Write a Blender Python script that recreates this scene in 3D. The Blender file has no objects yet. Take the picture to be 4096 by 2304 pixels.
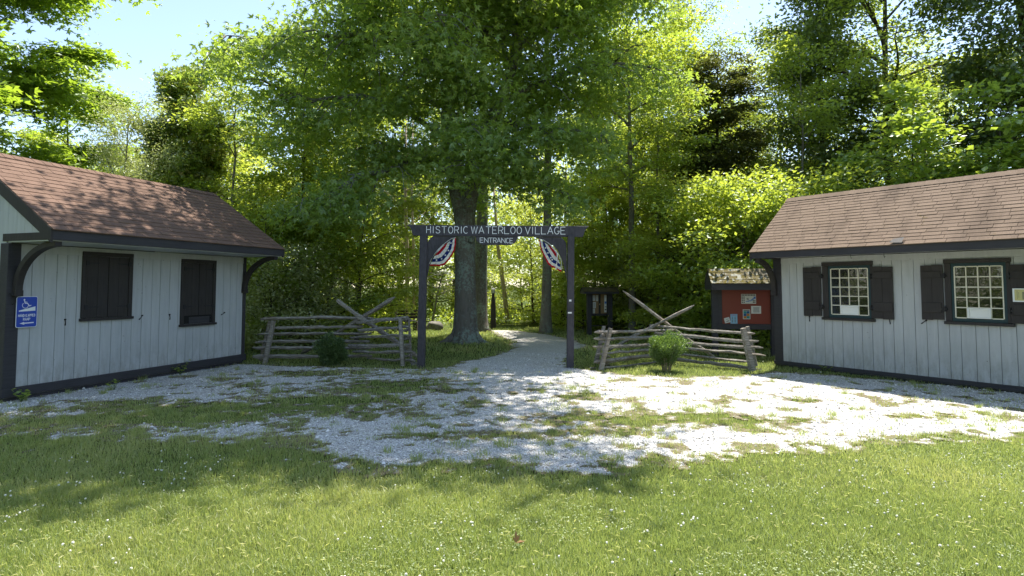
import bpy, math, random
import numpy as np
from mathutils import Vector, Matrix

random.seed(7)
RNG = np.random.default_rng(11)
R = math.radians
scene = bpy.context.scene
COL = scene.collection

# ------------------------------------------------------------------ survey of the place (metres; camera over the origin, looking along +Y)
F = 2332.0; TILT = R(3.0); EYE = 1.7; HORIZON = 1145.0
Y0 = HORIZON - F * math.tan(TILT)


def ray(px, py):
    u = -(py - Y0) / F
    return Vector(((px - 2048) / F, math.cos(TILT) - math.sin(TILT) * u, math.sin(TILT) + math.cos(TILT) * u))


def at(px, py, Y):
    d = ray(px, py)
    return Vector((0, 0, EYE)) + d * (Y / d.y)


def gnd(px, py, z=0.0):
    d = ray(px, py)
    return Vector((0, 0, EYE)) + d * ((z - EYE) / d.z)


# ------------------------------------------------------------------ objects
WM = {}


def tag(o, label=None, cat=None, group=None, kind=None):
    if label: o['label'] = label
    if cat: o['category'] = cat
    if group: o['group'] = group
    if kind: o['kind'] = kind
    return o


def empty(name, loc, label, cat, group=None, rz=0.0):
    o = bpy.data.objects.new(name, None)
    o.empty_display_size = 0.2
    o.location = loc; o.rotation_euler = (0, 0, rz)
    COL.objects.link(o)
    WM[o.name] = Matrix.Translation(Vector(loc)) @ Matrix.Rotation(rz, 4, 'Z')
    return tag(o, label, cat, group)


def copy_tree(o, parent=None):
    c = o.copy(); COL.objects.link(c)
    if parent: c.parent = parent
    for ch in list(o.children): copy_tree(ch, c)
    return c


def np_mesh(name, V, loops, counts, mats, fattr=None, smooth=False, midx=None):
    V = np.asarray(V, dtype=np.float32).reshape(-1, 3)
    loops = np.asarray(loops, dtype=np.int32).ravel(); counts = np.asarray(counts, dtype=np.int32).ravel()
    me = bpy.data.meshes.new(name)
    me.vertices.add(len(V)); me.vertices.foreach_set('co', V.ravel())
    me.loops.add(len(loops)); me.loops.foreach_set('vertex_index', loops)
    me.polygons.add(len(counts))
    st = np.zeros(len(counts), dtype=np.int32); st[1:] = np.cumsum(counts)[:-1]
    me.polygons.foreach_set('loop_start', st); me.polygons.foreach_set('loop_total', counts)
    if midx is not None: me.polygons.foreach_set('material_index', np.asarray(midx, dtype=np.int32))
    me.polygons.foreach_set('use_smooth', np.full(len(counts), bool(smooth)))
    me.update(calc_edges=True)
    for m in (mats if isinstance(mats, (list, tuple)) else [mats]): me.materials.append(m)
    for k, (dom, arr) in (fattr or {}).items():
        a = me.attributes.new(k, 'FLOAT', dom); a.data.foreach_set('value', np.asarray(arr, dtype=np.float32))
    return me


def link_mesh(name, me, parent=None):
    o = bpy.data.objects.new(name, me); COL.objects.link(o)
    if parent is not None:
        o.parent = parent; WM[o.name] = WM[parent.name]
    else:
        WM[o.name] = Matrix.Identity(4)
    return o


class MB:
    """collects shapes, then becomes one mesh object"""
    def __init__(s): s.v = []; s.f = []; s.m = []; s.sm = []

    def add(s, vs, fs, m=0, smooth=False):
        b = len(s.v); s.v += [tuple(v) for v in vs]
        for f in fs: s.f.append([b + i for i in f]); s.m.append(m); s.sm.append(smooth)
        return s

    def box(s, x0, x1, y0, y1, z0, z1, m=0):
        return s.add([(x0, y0, z0), (x1, y0, z0), (x1, y1, z0), (x0, y1, z0), (x0, y0, z1), (x1, y0, z1), (x1, y1, z1), (x0, y1, z1)],
                     [(0, 3, 2, 1), (4, 5, 6, 7), (0, 1, 5, 4), (1, 2, 6, 5), (2, 3, 7, 6), (3, 0, 4, 7)], m)

    def beam(s, a, b, w, h, up=(0, 0, 1), m=0, taper=1.0):
        a = Vector(a); b = Vector(b); d = (b - a).normalized(); up = Vector(up)
        sx = d.cross(up).normalized(); sy = sx.cross(d).normalized()
        vs = []
        for p, k in ((a, 1.0), (b, taper)):
            for i, j in ((-1, -1), (1, -1), (1, 1), (-1, 1)): vs.append(p + sx * (i * w / 2 * k) + sy * (j * h / 2 * k))
        return s.add(vs, [(0, 1, 2, 3), (7, 6, 5, 4), (0, 4, 5, 1), (1, 5, 6, 2), (2, 6, 7, 3), (3, 7, 4, 0)], m)

    def prism(s, pts, off, m=0):
        """planar outline pts (3d), extruded by off"""
        n = len(pts); off = Vector(off)
        vs = [Vector(p) for p in pts] + [Vector(p) + off for p in pts]
        return s.add(vs, [list(range(n))[::-1], list(range(n, 2 * n))] + [(i, (i + 1) % n, n + (i + 1) % n, n + i) for i in range(n)], m)

    def tube(s, pts, rad, sides=8, m=0, smooth=True, jag=0.0, seed=0, caps=True):
        pts = [Vector(p) for p in pts]; n = len(pts)
        rr = random.Random(seed); prof = [1 + rr.uniform(-jag, jag) for _ in range(sides)]
        vs = []; ref = Vector((0.13, 0.07, 1))
        for i, p in enumerate(pts):
            d = (pts[min(i + 1, n - 1)] - pts[max(i - 1, 0)]).normalized()
            if abs(d.dot(ref.normalized())) > 0.93: ref = Vector((1, 0.1, 0.05))
            u = d.cross(ref).normalized(); w = u.cross(d)
            r = rad[i] if isinstance(rad, (list, tuple)) else rad
            for k in range(sides):
                a = 2 * math.pi * k / sides
                q = r * prof[k] * (1 + rr.uniform(-jag, jag) * 0.35)
                vs.append(p + u * (math.cos(a) * q) + w * (math.sin(a) * q))
        fs = [(i * sides + k, i * sides + (k + 1) % sides, (i + 1) * sides + (k + 1) % sides, (i + 1) * sides + k) for i in range(n - 1) for k in range(sides)]
        if caps: fs += [list(range(sides))[::-1], list(range((n - 1) * sides, n * sides))]
        return s.add(vs, fs, m, smooth)

    def build(s, name, mats, parent=None, local=False, bevel=0.0):
        v = np.array(s.v, dtype=np.float64).reshape(-1, 3)
        if parent is not None and not local:
            M = np.array(WM[parent.name].inverted()); v = v @ M[:3, :3].T + M[:3, 3]
        me = np_mesh(name, v, [i for f in s.f for i in f], [len(f) for f in s.f], mats, midx=s.m)
        me.polygons.foreach_set('use_smooth', s.sm)
        o = link_mesh(name, me, parent)
        if bevel:
            b = o.modifiers.new('edge', 'BEVEL'); b.width = bevel; b.segments = 1; b.limit_method = 'ANGLE'; b.angle_limit = R(50)
        return o


# ------------------------------------------------------------------ materials
class NT:
    def __init__(s, name):
        s.mat = bpy.data.materials.new(name); s.mat.use_nodes = True
        s.t = s.mat.node_tree; s.t.nodes.clear(); s.out = s.n('ShaderNodeOutputMaterial')

    def n(s, typ, **kw):
        x = s.t.nodes.new(typ)
        for k, v in kw.items():
            if hasattr(x, k) and k not in x.inputs: setattr(x, k, v)
            else: x.inputs[k].default_value = v
        return x

    def l(s, a, b): s.t.links.new(a, b)

    def ramp(s, fac, stops, interp='LINEAR'):
        r = s.n('ShaderNodeValToRGB'); r.color_ramp.interpolation = interp
        e = r.color_ramp.elements
        while len(e) < len(stops): e.new(0.5)
        for el, (p, c) in zip(e, stops):
            el.position = p; el.color = (*c, 1) if len(c) == 3 else c
        s.l(fac, r.inputs[0]); return r.outputs[0]

    def coord(s, kind='Object', scale=(1, 1, 1)):
        c = s.n('ShaderNodeTexCoord'); m = s.n('ShaderNodeMapping'); m.inputs['Scale'].default_value = scale
        s.l(c.outputs[kind], m.inputs[0]); return m.outputs[0]

    def noise(s, vec, scale, detail=4, rough=0.6):
        x = s.n('ShaderNodeTexNoise'); x.inputs['Scale'].default_value = scale; x.inputs['Detail'].default_value = detail; x.inputs['Roughness'].default_value = rough
        if vec is not None: s.l(vec, x.inputs['Vector'])
        return x.outputs['Fac']

    def mix(s, fac, a, b, blend='MIX'):
        m = s.n('ShaderNodeMix'); m.data_type = 'RGBA'; m.blend_type = blend
        for sock, v in ((m.inputs['Factor'], fac), (m.inputs['A'] if False else m.inputs[6], a), (m.inputs[7], b)):
            if hasattr(v, 'is_linked') or hasattr(v, 'links'): s.l(v, sock)
            else: sock.default_value = v if isinstance(v, (int, float)) else (*v, 1)
        return m.outputs[2]

    def math(s, op, a, b=0.0):
        m = s.n('ShaderNodeMath'); m.operation = op
        for i, v in enumerate((a, b)):
            if hasattr(v, 'links'): s.l(v, m.inputs[i])
            else: m.inputs[i].default_value = v
        return m.outputs[0]

    def attr(s, name):
        a = s.n('ShaderNodeAttribute'); a.attribute_name = name; return a.outputs['Fac']

    def bump(s, h, strength=0.4, dist=0.01):
        b = s.n('ShaderNodeBump'); b.inputs['Strength'].default_value = strength; b.inputs['Distance'].default_value = dist
        s.l(h, b.inputs['Height']); return b.outputs[0]

    def bsdf(s, col, rough=0.7, normal=None, spec=0.3, **kw):
        p = s.n('ShaderNodeBsdfPrincipled'); p.inputs['Roughness'].default_value = rough; p.inputs['Specular IOR Level'].default_value = spec
        if hasattr(col, 'links'): s.l(col, p.inputs['Base Color'])
        else: p.inputs['Base Color'].default_value = (*col, 1)
        if normal is not None: s.l(normal, p.inputs['Normal'])
        for k, v in kw.items(): p.inputs[k].default_value = v
        s.l(p.outputs[0], s.out.inputs[0]); return s.mat


BOOST = 2.0; WARM = (1.28, 1.02, 1.0)


def leaf_mat(name, dark, mid, light, trans, tfac=0.45, gloss=0.07, rough=0.42, warm=None):
    t = NT(name)
    oi = t.n('ShaderNodeObjectInfo')
    dark, mid, light = (tuple(min(0.6, v * BOOST * k) for v, k in zip(c, warm or WARM)) for c in (dark, mid, light)); trans = tuple(min(0.7, v * BOOST * k) for v, k in zip(trans, warm or WARM))
    f = t.math('ADD', t.math('MULTIPLY', t.attr('rnd'), 0.8), t.math('MULTIPLY', oi.outputs['Random'], 0.2))
    c = t.ramp(f, [(0, dark), (0.5, mid), (1, light)])
    tc = t.mix(0.6, t.mix(1.0, c, (2.2, 2.2, 1.4), 'MULTIPLY'), trans)
    d = t.n('ShaderNodeBsdfDiffuse'); t.l(c, d.inputs[0])
    tr = t.n('ShaderNodeBsdfTranslucent'); t.l(tc, tr.inputs[0])
    m1 = t.n('ShaderNodeMixShader'); m1.inputs[0].default_value = tfac; t.l(d.outputs[0], m1.inputs[1]); t.l(tr.outputs[0], m1.inputs[2])
    g = t.n('ShaderNodeBsdfGlossy'); g.inputs['Roughness'].default_value = rough; g.inputs[0].default_value = (0.9, 0.95, 0.9, 1)
    m2 = t.n('ShaderNodeMixShader'); m2.inputs[0].default_value = gloss; t.l(m1.outputs[0], m2.inputs[1]); t.l(g.outputs[0], m2.inputs[2])
    t.l(m2.outputs[0], t.out.inputs[0]); return t.mat


def flat(name, col, rough=0.6, spec=0.3): return NT(name).bsdf(col, rough, None, spec)


def bark_mat(name, a, b, lichen=None, scale=1.0):
    t = NT(name); v = t.coord('Object', (9 * scale, 9 * scale, 1.6 * scale))
    n1 = t.noise(v, 1.5, 6, 0.7)
    vo = t.n('ShaderNodeTexVoronoi'); vo.inputs['Scale'].default_value = 2.2; t.l(v, vo.inputs['Vector'])
    h = t.math('ADD', t.math('MULTIPLY', vo.outputs['Distance'], 0.6), n1)
    c = t.ramp(h, [(0.3, a), (0.75, b)])
    if lichen:
        n2 = t.noise(t.coord('Object'), 1.1, 5, 0.7); n3 = t.noise(t.coord('Object'), 14, 3, 0.7)
        m = t.ramp(t.math('MULTIPLY', n2, n3), [(0.24, (0, 0, 0)), (0.32, (1, 1, 1))])
        c = t.mix(m, c, lichen)
    return t.bsdf(c, 0.9, t.bump(h, 0.9, 0.03), 0.1)


def paint_wood(name, col, var=0.25, rough=0.6, grain=(14, 14, 1.2), bump=0.15):
    t = NT(name); v = t.coord('Object', grain)
    n = t.noise(v, 2.5, 5, 0.65); n2 = t.noise(t.coord('Object'), 1.3, 3)
    k = t.math('ADD', t.math('MULTIPLY', n, 0.6), t.math('MULTIPLY', n2, 0.4))
    c = t.ramp(k, [(0.3, tuple(x * (1 - var) for x in col)), (0.7, tuple(min(1, x * (1 + var)) for x in col))])
    return t.bsdf(c, rough, t.bump(n, bump, 0.004), 0.25)


def wall_paint(name):
    t = NT(name); v = t.coord('Object', (9, 9, 0.7))
    n = t.noise(v, 2.0, 6, 0.7); n2 = t.noise(t.coord('Object'), 1.0, 4); sp = t.noise(t.coord('Object'), 26, 2, 0.5)
    geo = t.n('ShaderNodeNewGeometry')
    c = t.ramp(n, [(0.28, (0.385, 0.40, 0.415)), (0.7, (0.505, 0.52, 0.535))])
    c = t.mix(0.2, c, t.ramp(geo.outputs['Random Per Island'], [(0, (0.395, 0.41, 0.425)), (1, (0.535, 0.545, 0.555))]))
    c = t.mix(t.ramp(n2, [(0.5, (0, 0, 0)), (0.8, (0.35, 0.35, 0.35))]), c, (0.29, 0.31, 0.31))
    zz = t.n('ShaderNodeSeparateXYZ'); t.l(t.coord('Object'), zz.inputs[0]); spl = t.noise(t.coord('Object', (7, 7, 2.5)), 1.6, 5, 0.75)
    low = t.math('MULTIPLY', t.ramp(zz.outputs[2], [(0.12, (1, 1, 1)), (0.75, (0, 0, 0))]), t.ramp(spl, [(0.42, (0, 0, 0)), (0.68, (0.75, 0.75, 0.75))]))
    c = t.mix(low, c, (0.22, 0.21, 0.18))
    c = t.mix(t.ramp(sp, [(0.735, (0, 0, 0)), (0.76, (0.7, 0.7, 0.7))]), c, (0.16, 0.15, 0.14))
    return t.bsdf(c, 0.55, t.bump(n, 0.15, 0.003), 0.3)


def shingle_mat(name, a, b, moss=None, streak=0.35, tab=0.3, brickh=0.14):
    """asphalt shingles: tone per tab from cell attributes, granule speckle, dark streaks, a little moss"""
    t = NT(name); o = t.coord('Object')
    gran = t.noise(o, 160, 2, 0.6); big = t.noise(t.coord('Object', (1.6, 0.45, 0.45)), 1.4, 4)
    k = t.attr('rnd')
    c = t.ramp(k, [(0, a), (1, b)])
    c = t.mix(0.55, c, t.ramp(gran, [(0.3, tuple(x * 0.45 for x in a)), (0.7, tuple(min(1, x * 1.7) for x in b))]))
    c = t.mix(t.ramp(big, [(0.5, (0, 0, 0)), (0.75, (streak,) * 3)]), c, tuple(x * 0.33 for x in a))
    if moss:
        m1 = t.noise(o, 2.0, 5, 0.7); m2 = t.noise(o, 24, 3, 0.6)
        c = t.mix(t.ramp(t.math('MULTIPLY', m1, m2), [moss[1], moss[2]]), c, moss[0])
        if len(moss) > 3:
            l1 = t.noise(o, 7.0, 4, 0.6)
            c = t.mix(t.ramp(l1, [(0.56, (0, 0, 0)), (0.62, (0.8, 0.8, 0.8))]), c, moss[3])
    return t.bsdf(c, 0.92, t.bump(gran, 0.4, 0.004), 0.15)


def rail_mat():
    t = NT('weathered_rail'); v = t.coord('Object', (1.6, 16, 26))
    n = t.noise(v, 2.2, 6, 0.72); n2 = t.noise(t.coord('Object'), 3, 4)
    c = t.ramp(n, [(0.3, (0.055, 0.048, 0.042)), (0.5, (0.27, 0.245, 0.215)), (0.72, (0.50, 0.47, 0.425))])
    c = t.mix(t.ramp(n2, [(0.5, (0, 0, 0)), (0.7, (0.55, 0.55, 0.55))]), c, (0.15, 0.105, 0.07))
    sp = t.noise(t.coord('Object'), 22, 3)
    c = t.mix(t.ramp(sp, [(0.66, (0, 0, 0)), (0.7, (0.6, 0.6, 0.6))]), c, (0.34, 0.38, 0.33))
    return t.bsdf(c, 0.9, t.bump(n, 0.8, 0.012), 0.1)


M = {}
M['wall'] = wall_paint('white_board_paint')
M['trim'] = paint_wood('dark_brown_trim', (0.040, 0.035, 0.034), 0.3)
M['trim_grey'] = paint_wood('charcoal_trim', (0.046, 0.044, 0.050), 0.3, grain=(1.2, 14, 14))
M['gate'] = paint_wood('charcoal_gate_paint', (0.058, 0.054, 0.064), 0.5, 0.6, (11, 11, 3.5), 0.4)
M['shingle_red'] = shingle_mat('brown_red_shingle', (0.125, 0.078, 0.057), (0.182, 0.116, 0.086), None, 0.25)
M['shingle_old'] = shingle_mat('weathered_brown_shingle', (0.136, 0.097, 0.070), (0.196, 0.143, 0.106), ((0.10, 0.075, 0.015), (0.40, (0, 0, 0)), (0.46, (0.9, 0.9, 0.9))), 0.55)
M['shingle_moss'] = shingle_mat('mossy_shake', (0.10, 0.085, 0.06), (0.19, 0.165, 0.12), ((0.115, 0.092, 0.014), (0.20, (0, 0, 0)), (0.30, (0.95, 0.95, 0.95)), (0.42, 0.42, 0.37)), 0.4)
M['shingle_brown'] = shingle_mat('brown_shake', (0.08, 0.065, 0.04), (0.13, 0.105, 0.065), ((0.08, 0.08, 0.02), (0.24, (0, 0, 0)), (0.32, (0.5, 0.5, 0.5))), 0.3)
M['rail'] = rail_mat()
M['iron'] = flat('black_iron', (0.02, 0.02, 0.022), 0.5)
M['white'] = flat('white_paint', (0.78, 0.78, 0.76), 0.5)
M['cream_bar'] = flat('cream_muntin_paint', (0.70, 0.66, 0.54), 0.5)
M['sash'] = flat('blue_green_sash', (0.018, 0.045, 0.052), 0.5)
M['blue'] = flat('sign_blue', (0.012, 0.06, 0.42), 0.35, 0.5)
M['signwhite'] = flat('sign_white', (0.80, 0.82, 0.84), 0.4)
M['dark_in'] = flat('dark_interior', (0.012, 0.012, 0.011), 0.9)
M['stone'] = None
t = NT('window_glass')
g_ = t.n('ShaderNodeBsdfGlossy'); g_.inputs['Roughness'].default_value = 0.03; g_.inputs[0].default_value = (1, 1, 1, 1)
wv = t.n('ShaderNodeBump'); wv.inputs['Strength'].default_value = 0.12; wv.inputs['Distance'].default_value = 0.02
t.l(t.noise(t.coord('Object'), 9, 2), wv.inputs['Height']); t.l(wv.outputs[0], g_.inputs['Normal'])
d_ = t.n('ShaderNodeBsdfTransparent'); d_.inputs[0].default_value = (0.75, 0.8, 0.77, 1)
mx = t.n('ShaderNodeMixShader'); mx.inputs[0].default_value = 0.09
t.l(d_.outputs[0], mx.inputs[1]); t.l(g_.outputs[0], mx.inputs[2]); t.l(mx.outputs[0], t.out.inputs[0])
M['glass'] = t.mat

M['bark_oak'] = bark_mat('oak_bark', (0.035, 0.032, 0.028), (0.17, 0.155, 0.135), (0.24, 0.29, 0.25))
M['bark_dark'] = bark_mat('dark_bark', (0.02, 0.017, 0.013), (0.085, 0.072, 0.055))
M['bark_grey'] = bark_mat('grey_bark', (0.06, 0.055, 0.045), (0.19, 0.17, 0.14), (0.22, 0.25, 0.2))
M['bark_pale'] = bark_mat('pale_bark', (0.20, 0.15, 0.11), (0.46, 0.37, 0.28))
M['leaf_oak'] = leaf_mat('oak_leaf', (0.030, 0.070, 0.022), (0.060, 0.120, 0.034), (0.115, 0.18, 0.042), (0.22, 0.36, 0.03), 0.50, 0.05, 0.45)
M['leaf_maple'] = leaf_mat('bright_maple_leaf', (0.035, 0.080, 0.012), (0.065, 0.125, 0.018), (0.10, 0.17, 0.025), (0.20, 0.33, 0.02), 0.5, 0.05)
M['leaf_wood'] = leaf_mat('woodland_leaf', (0.040, 0.085, 0.016), (0.075, 0.14, 0.024), (0.125, 0.20, 0.035), (0.26, 0.40, 0.035), 0.52, 0.06)
M['leaf_yellow'] = leaf_mat('yellow_green_leaf', (0.07, 0.12, 0.02), (0.12, 0.19, 0.03), (0.18, 0.25, 0.05), (0.32, 0.44, 0.05), 0.5, 0.07)
M['leaf_dark'] = leaf_mat('dark_leaf', (0.014, 0.034, 0.010), (0.03, 0.062, 0.014), (0.065, 0.10, 0.02), (0.12, 0.20, 0.02), 0.4, 0.08)
M['leaf_red'] = leaf_mat('red_tipped_leaf', (0.03, 0.06, 0.012), (0.06, 0.105, 0.018), (0.16, 0.12, 0.04), (0.17, 0.27, 0.03), 0.45, 0.08)
M['leaf_silver'] = leaf_mat('grey_green_leaf', (0.07, 0.11, 0.045), (0.13, 0.18, 0.075), (0.21, 0.26, 0.13), (0.22, 0.32, 0.08), 0.4, 0.10)
M['leaf_cedar'] = leaf_mat('cedar_spray', (0.014, 0.030, 0.010), (0.030, 0.046, 0.014), (0.060, 0.066, 0.024), (0.08, 0.11, 0.016), 0.3, 0.04)
M['leaf_lime'] = leaf_mat('linden_leaf', (0.05, 0.11, 0.02), (0.085, 0.16, 0.03), (0.15, 0.24, 0.05), (0.24, 0.40, 0.03), 0.45, 0.10)
M['leaf_box'] = leaf_mat('boxwood_leaf', (0.014, 0.034, 0.012), (0.030, 0.064, 0.018), (0.055, 0.10, 0.028), (0.07, 0.13, 0.015), 0.3, 0.06)
M['leaf_box2'] = leaf_mat('fresh_boxwood_leaf', (0.018, 0.046, 0.014), (0.04, 0.085, 0.022), (0.075, 0.135, 0.035), (0.09, 0.17, 0.02), 0.35, 0.05)
M['grass'] = leaf_mat('grass_blade', (0.06, 0.105, 0.020), (0.125, 0.175, 0.045), (0.30, 0.30, 0.13), (0.23, 0.32, 0.08), 0.45, 0.06, 0.5, (1.06, 0.90, 1.02))


# ------------------------------------------------------------------ small numpy tools
def vnoise(x, y, cell, seed):
    r = np.random.default_rng(seed); T = r.random((256, 256))
    u = x / cell + 1000; v = y / cell + 1000
    i = np.floor(u).astype(int); j = np.floor(v).astype(int); fu = u - i; fv = v - j
    fu = fu * fu * (3 - 2 * fu); fv = fv * fv * (3 - 2 * fv)
    g = lambda a, b: T[a % 256, b % 256]
    return (g(i, j) * (1 - fu) + g(i + 1, j) * fu) * (1 - fv) + (g(i, j + 1) * (1 - fu) + g(i + 1, j + 1) * fu) * fv


def fbm(x, y, cell, seed, o=3):
    return sum(vnoise(x, y, cell / 2 ** k, seed + k) * 0.5 ** k for k in range(o)) / sum(0.5 ** k for k in range(o))


def sdist(x, y, poly):
    """signed distance, positive inside"""
    P = np.array(poly); d = np.full(x.shape, 1e9); ins = np.zeros(x.shape, bool)
    for a, b in zip(P, np.roll(P, -1, 0)):
        e = b - a; wx = x - a[0]; wy = y - a[1]
        t_ = np.clip((wx * e[0] + wy * e[1]) / (e @ e), 0, 1)
        d = np.minimum(d, np.hypot(wx - t_ * e[0], wy - t_ * e[1]))
        c = ((a[1] <= y) != (b[1] <= y))
        with np.errstate(divide='ignore', invalid='ignore'):
            xi = a[0] + (y - a[1]) * e[0] / (e[1] if e[1] != 0 else 1e-9)
        ins ^= c & (x < xi)
    return np.where(ins, d, -d)


def unit(a): return a / np.maximum(np.linalg.norm(a, axis=-1, keepdims=True), 1e-9)


def leaves(name, P, D, Nn, size, mat, shape='oval', rng=RNG, aspect=0.55, rnd=None, parent=None):
    """one small blade per point P, pointing along D, facing Nn"""
    n = len(P); D = unit(D); S = unit(np.cross(D, Nn)); size = np.asarray(size).reshape(-1, 1) * np.ones((n, 1))
    UPn = unit(np.cross(S, D))
    if rnd is None: rnd = rng.random(n)

    def diamond(B, d, s, l, w):
        return np.stack([B, B + d * l * 0.45 + s * w + UPn * l * 0.06, B + d * l, B + d * l * 0.45 - s * w + UPn * l * 0.06], 1)
    if shape == 'oval':
        Q = [diamond(P, D, S, size, size * aspect * 0.5)]
    else:
        c, k = (0.62, 0.78) if shape == 'lobed' else (0.5, 0.87)
        l2 = 0.72 if shape == 'lobed' else 0.85
        w = 0.16 if shape == 'lobed' else 0.24
        Q = [diamond(P, D, S, size, size * w)]
        for sg in (1, -1):
            d2 = D * c + S * (k * sg); s2 = unit(np.cross(d2, UPn))
            Q.append(diamond(P + D * size * (0.18 if shape == 'lobed' else 0.0), d2, s2, size * l2, size * w * 0.85))
    V = np.concatenate(Q, 1).reshape(-1, 3); m = len(Q)
    nf = n * m
    return np_mesh(name, V, np.arange(nf * 4), np.full(nf, 4), mat, {'rnd': ('FACE', np.repeat(rnd, m))})


def poly_curve(p0, d0, length, k, rng, wob=0.15, droop=0.0, lift=0.0):
    pts = [np.array(p0, float)]; d = np.array(d0, float); d /= np.linalg.norm(d)
    for i in range(k):
        d = d + rng.normal(0, wob, 3) * [1, 1, 0.6] + np.array([0, 0, lift - droop * (i + 1) / k])
        d /= np.linalg.norm(d); pts.append(pts[-1] + d * length / k)
    return np.array(pts)


def along(pts, s):
    """point and tangent at fraction s of a polyline"""
    x = s * (len(pts) - 1); i = min(int(x), len(pts) - 2); f = x - i
    return pts[i] * (1 - f) + pts[i + 1] * f, pts[i + 1] - pts[i]


def grow(seed, stems, limbs, leafn, leafsize, sub=9, sublen=0.42, spread=(0.30, 0.13), step=0.34, droop=0.35, tilt=0.55, hang=0.25,
         twigs=True, keep=None, gam=1.5):
    """stems: [(points, radii, first, last, number of limbs, reach function)], limbs: extra hand-set [(points, radii)].
    Returns wood MB and leaf arrays"""
    rng = np.random.default_rng(seed); wood = MB(); C = []; CD = []
    Ls = []
    for pts, rad, t0, t1, nl, reach, elev in stems:
        wood.tube(pts, list(rad), 12, seed=seed, jag=0.06)
        az0 = rng.random() * 6.28
        for i in range(nl):
            tt = t0 + (t1 - t0) * (i + rng.random() * 0.7) / max(nl, 1)
            p, tg = along(np.array(pts, float), tt)
            az = az0 + i * 2.4 + rng.normal(0, 0.35)
            u = (tt - t0) / (t1 - t0 + 1e-6)
            L = reach(u, az) * rng.uniform(0.82, 1.15)
            el = elev(u) + rng.normal(0, 0.12)
            d = np.array([math.cos(az) * math.cos(el), math.sin(az) * math.cos(el), math.sin(el)])
            r = max(0.012, min(0.016 * L + 0.008, float(np.interp(tt, np.linspace(0, 1, len(rad)), rad)) * 0.7))
            q = poly_curve(p, d, L, 7, rng, 0.13, droop * 0.5, 0.02)
            Ls.append((q, r))
            wood.tube(q, [r * (1 - 0.85 * k / 7) for k in range(8)], 6, seed=seed + i)
    for q, r in limbs:
        q = np.array([tuple(x) for x in q], float); Ls.append((q, r[0] if isinstance(r, (list, tuple)) else r))
        wood.tube(q, list(r) if isinstance(r, (list, tuple)) else [r * (1 - 0.8 * k / (len(q) - 1)) for k in range(len(q))], 8, seed=seed)
    for q, r in Ls:
        L = np.linalg.norm(np.diff(q, axis=0), axis=1).sum()
        ns = max(3, int(round(sub * min(1.4, L / 3.0))))
        for j in range(ns):
            s = 0.22 + 0.78 * (j + rng.random() * 0.6) / ns
            p, tg = along(q, min(s, 0.999)); tg = tg / np.linalg.norm(tg)
            a = (1 if j % 2 else -1) * rng.uniform(0.5, 1.15)
            d = np.array([tg[0] * math.cos(a) - tg[1] * math.sin(a), tg[0] * math.sin(a) + tg[1] * math.cos(a), tg[2] * 0.5 + rng.normal(0, 0.22)])
            sl = max(0.35, L * sublen * (1.15 - 0.75 * s) * rng.uniform(0.7, 1.25))
            sp = poly_curve(p, d, sl, 4, rng, 0.18, droop, 0.02)
            if twigs: wood.tube(sp, [max(0.006, r * 0.32) * (1 - 0.75 * k / 4) for k in range(5)], 4, seed=j)
            m = max(2, int(sl / step))
            for c in range(m):
                pp, dd = along(sp, 0.2 + 0.8 * (c + rng.random()) / (m + 0.001) * 0.999 if m else 0.5)
                C.append(pp); CD.append(dd / np.linalg.norm(dd))
        m = max(2, int(L * 0.55 / step))
        for c in range(m):
            pp, dd = along(q, min(0.45 + 0.55 * (c + rng.random()) / m, 0.999)); C.append(pp); CD.append(dd / np.linalg.norm(dd))
    C = np.array(C); CD = np.array(CD)
    if keep is not None:
        k = keep(C); C = C[k]; CD = CD[k]
    dens = rng.gamma(gam, 1.0, len(C)); tone = rng.random(len(C)); idx = rng.choice(len(C), leafn, p=dens / dens.sum())
    off = rng.normal(0, 1, (leafn, 3)) * [spread[0], spread[0], spread[1]]
    P = C[idx] + off; P[:, 2] -= 0.25 * np.hypot(off[:, 0], off[:, 1]) * hang * 2
    Nn = unit(rng.normal(0, tilt, (leafn, 3)) + [0, 0, 1])
    D = CD[idx] + rng.normal(0, 0.75, (leafn, 3)); D[:, 2] -= hang
    D = D - Nn * (D * Nn).sum(1, keepdims=True) * 0.8
    sz = leafsize * rng.uniform(0.65, 1.3, leafn)
    rnd = np.clip(0.55 * rng.random(leafn) + 0.45 * tone[idx], 0, 1)
    return wood, P, D, Nn, sz, rnd


def straight_stem(H, r0, rng, wob=0.03, lean=(0, 0), flare=1.5):
    k = 12; zs = np.linspace(0, 1, k + 1) ** 1.15
    zs = np.concatenate([[0, 0.012, 0.035], zs[1:]])
    x = np.cumsum(rng.normal(0, wob, len(zs))) * np.minimum(1, zs * 4); y = np.cumsum(rng.normal(0, wob, len(zs))) * np.minimum(1, zs * 4)
    pts = np.stack([x + lean[0] * zs * H, y + lean[1] * zs * H, zs * H - 0.05], 1)
    rad = [max(0.015, r0 * (1 - 0.93 * z ** 0.9) * (1 + (flare - 1) * math.exp(-z * H / 0.28))) for z in zs]
    return pts, rad


def tree_meshes(seed, H, r0, base, Rad, prof, nl, leafn, leafsize, lmat, bmat, shape='oval', elev=None, aspect=0.55, lean=(0, 0), **kw):
    rng = np.random.default_rng(seed)
    pts, rad = straight_stem(H, r0, rng, lean=lean)
    elev = elev or (lambda u: 0.15 + 0.75 * u)
    wood, P, D, Nn, sz, rnd = grow(seed, [(pts, rad, base, 0.985, nl, lambda u, a: Rad * prof(u), elev)], [], leafn, leafsize, **kw)
    me = leaves('crown', P, D, Nn, sz, lmat, shape, rng, aspect, rnd)
    return wood, me, bmat


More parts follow.
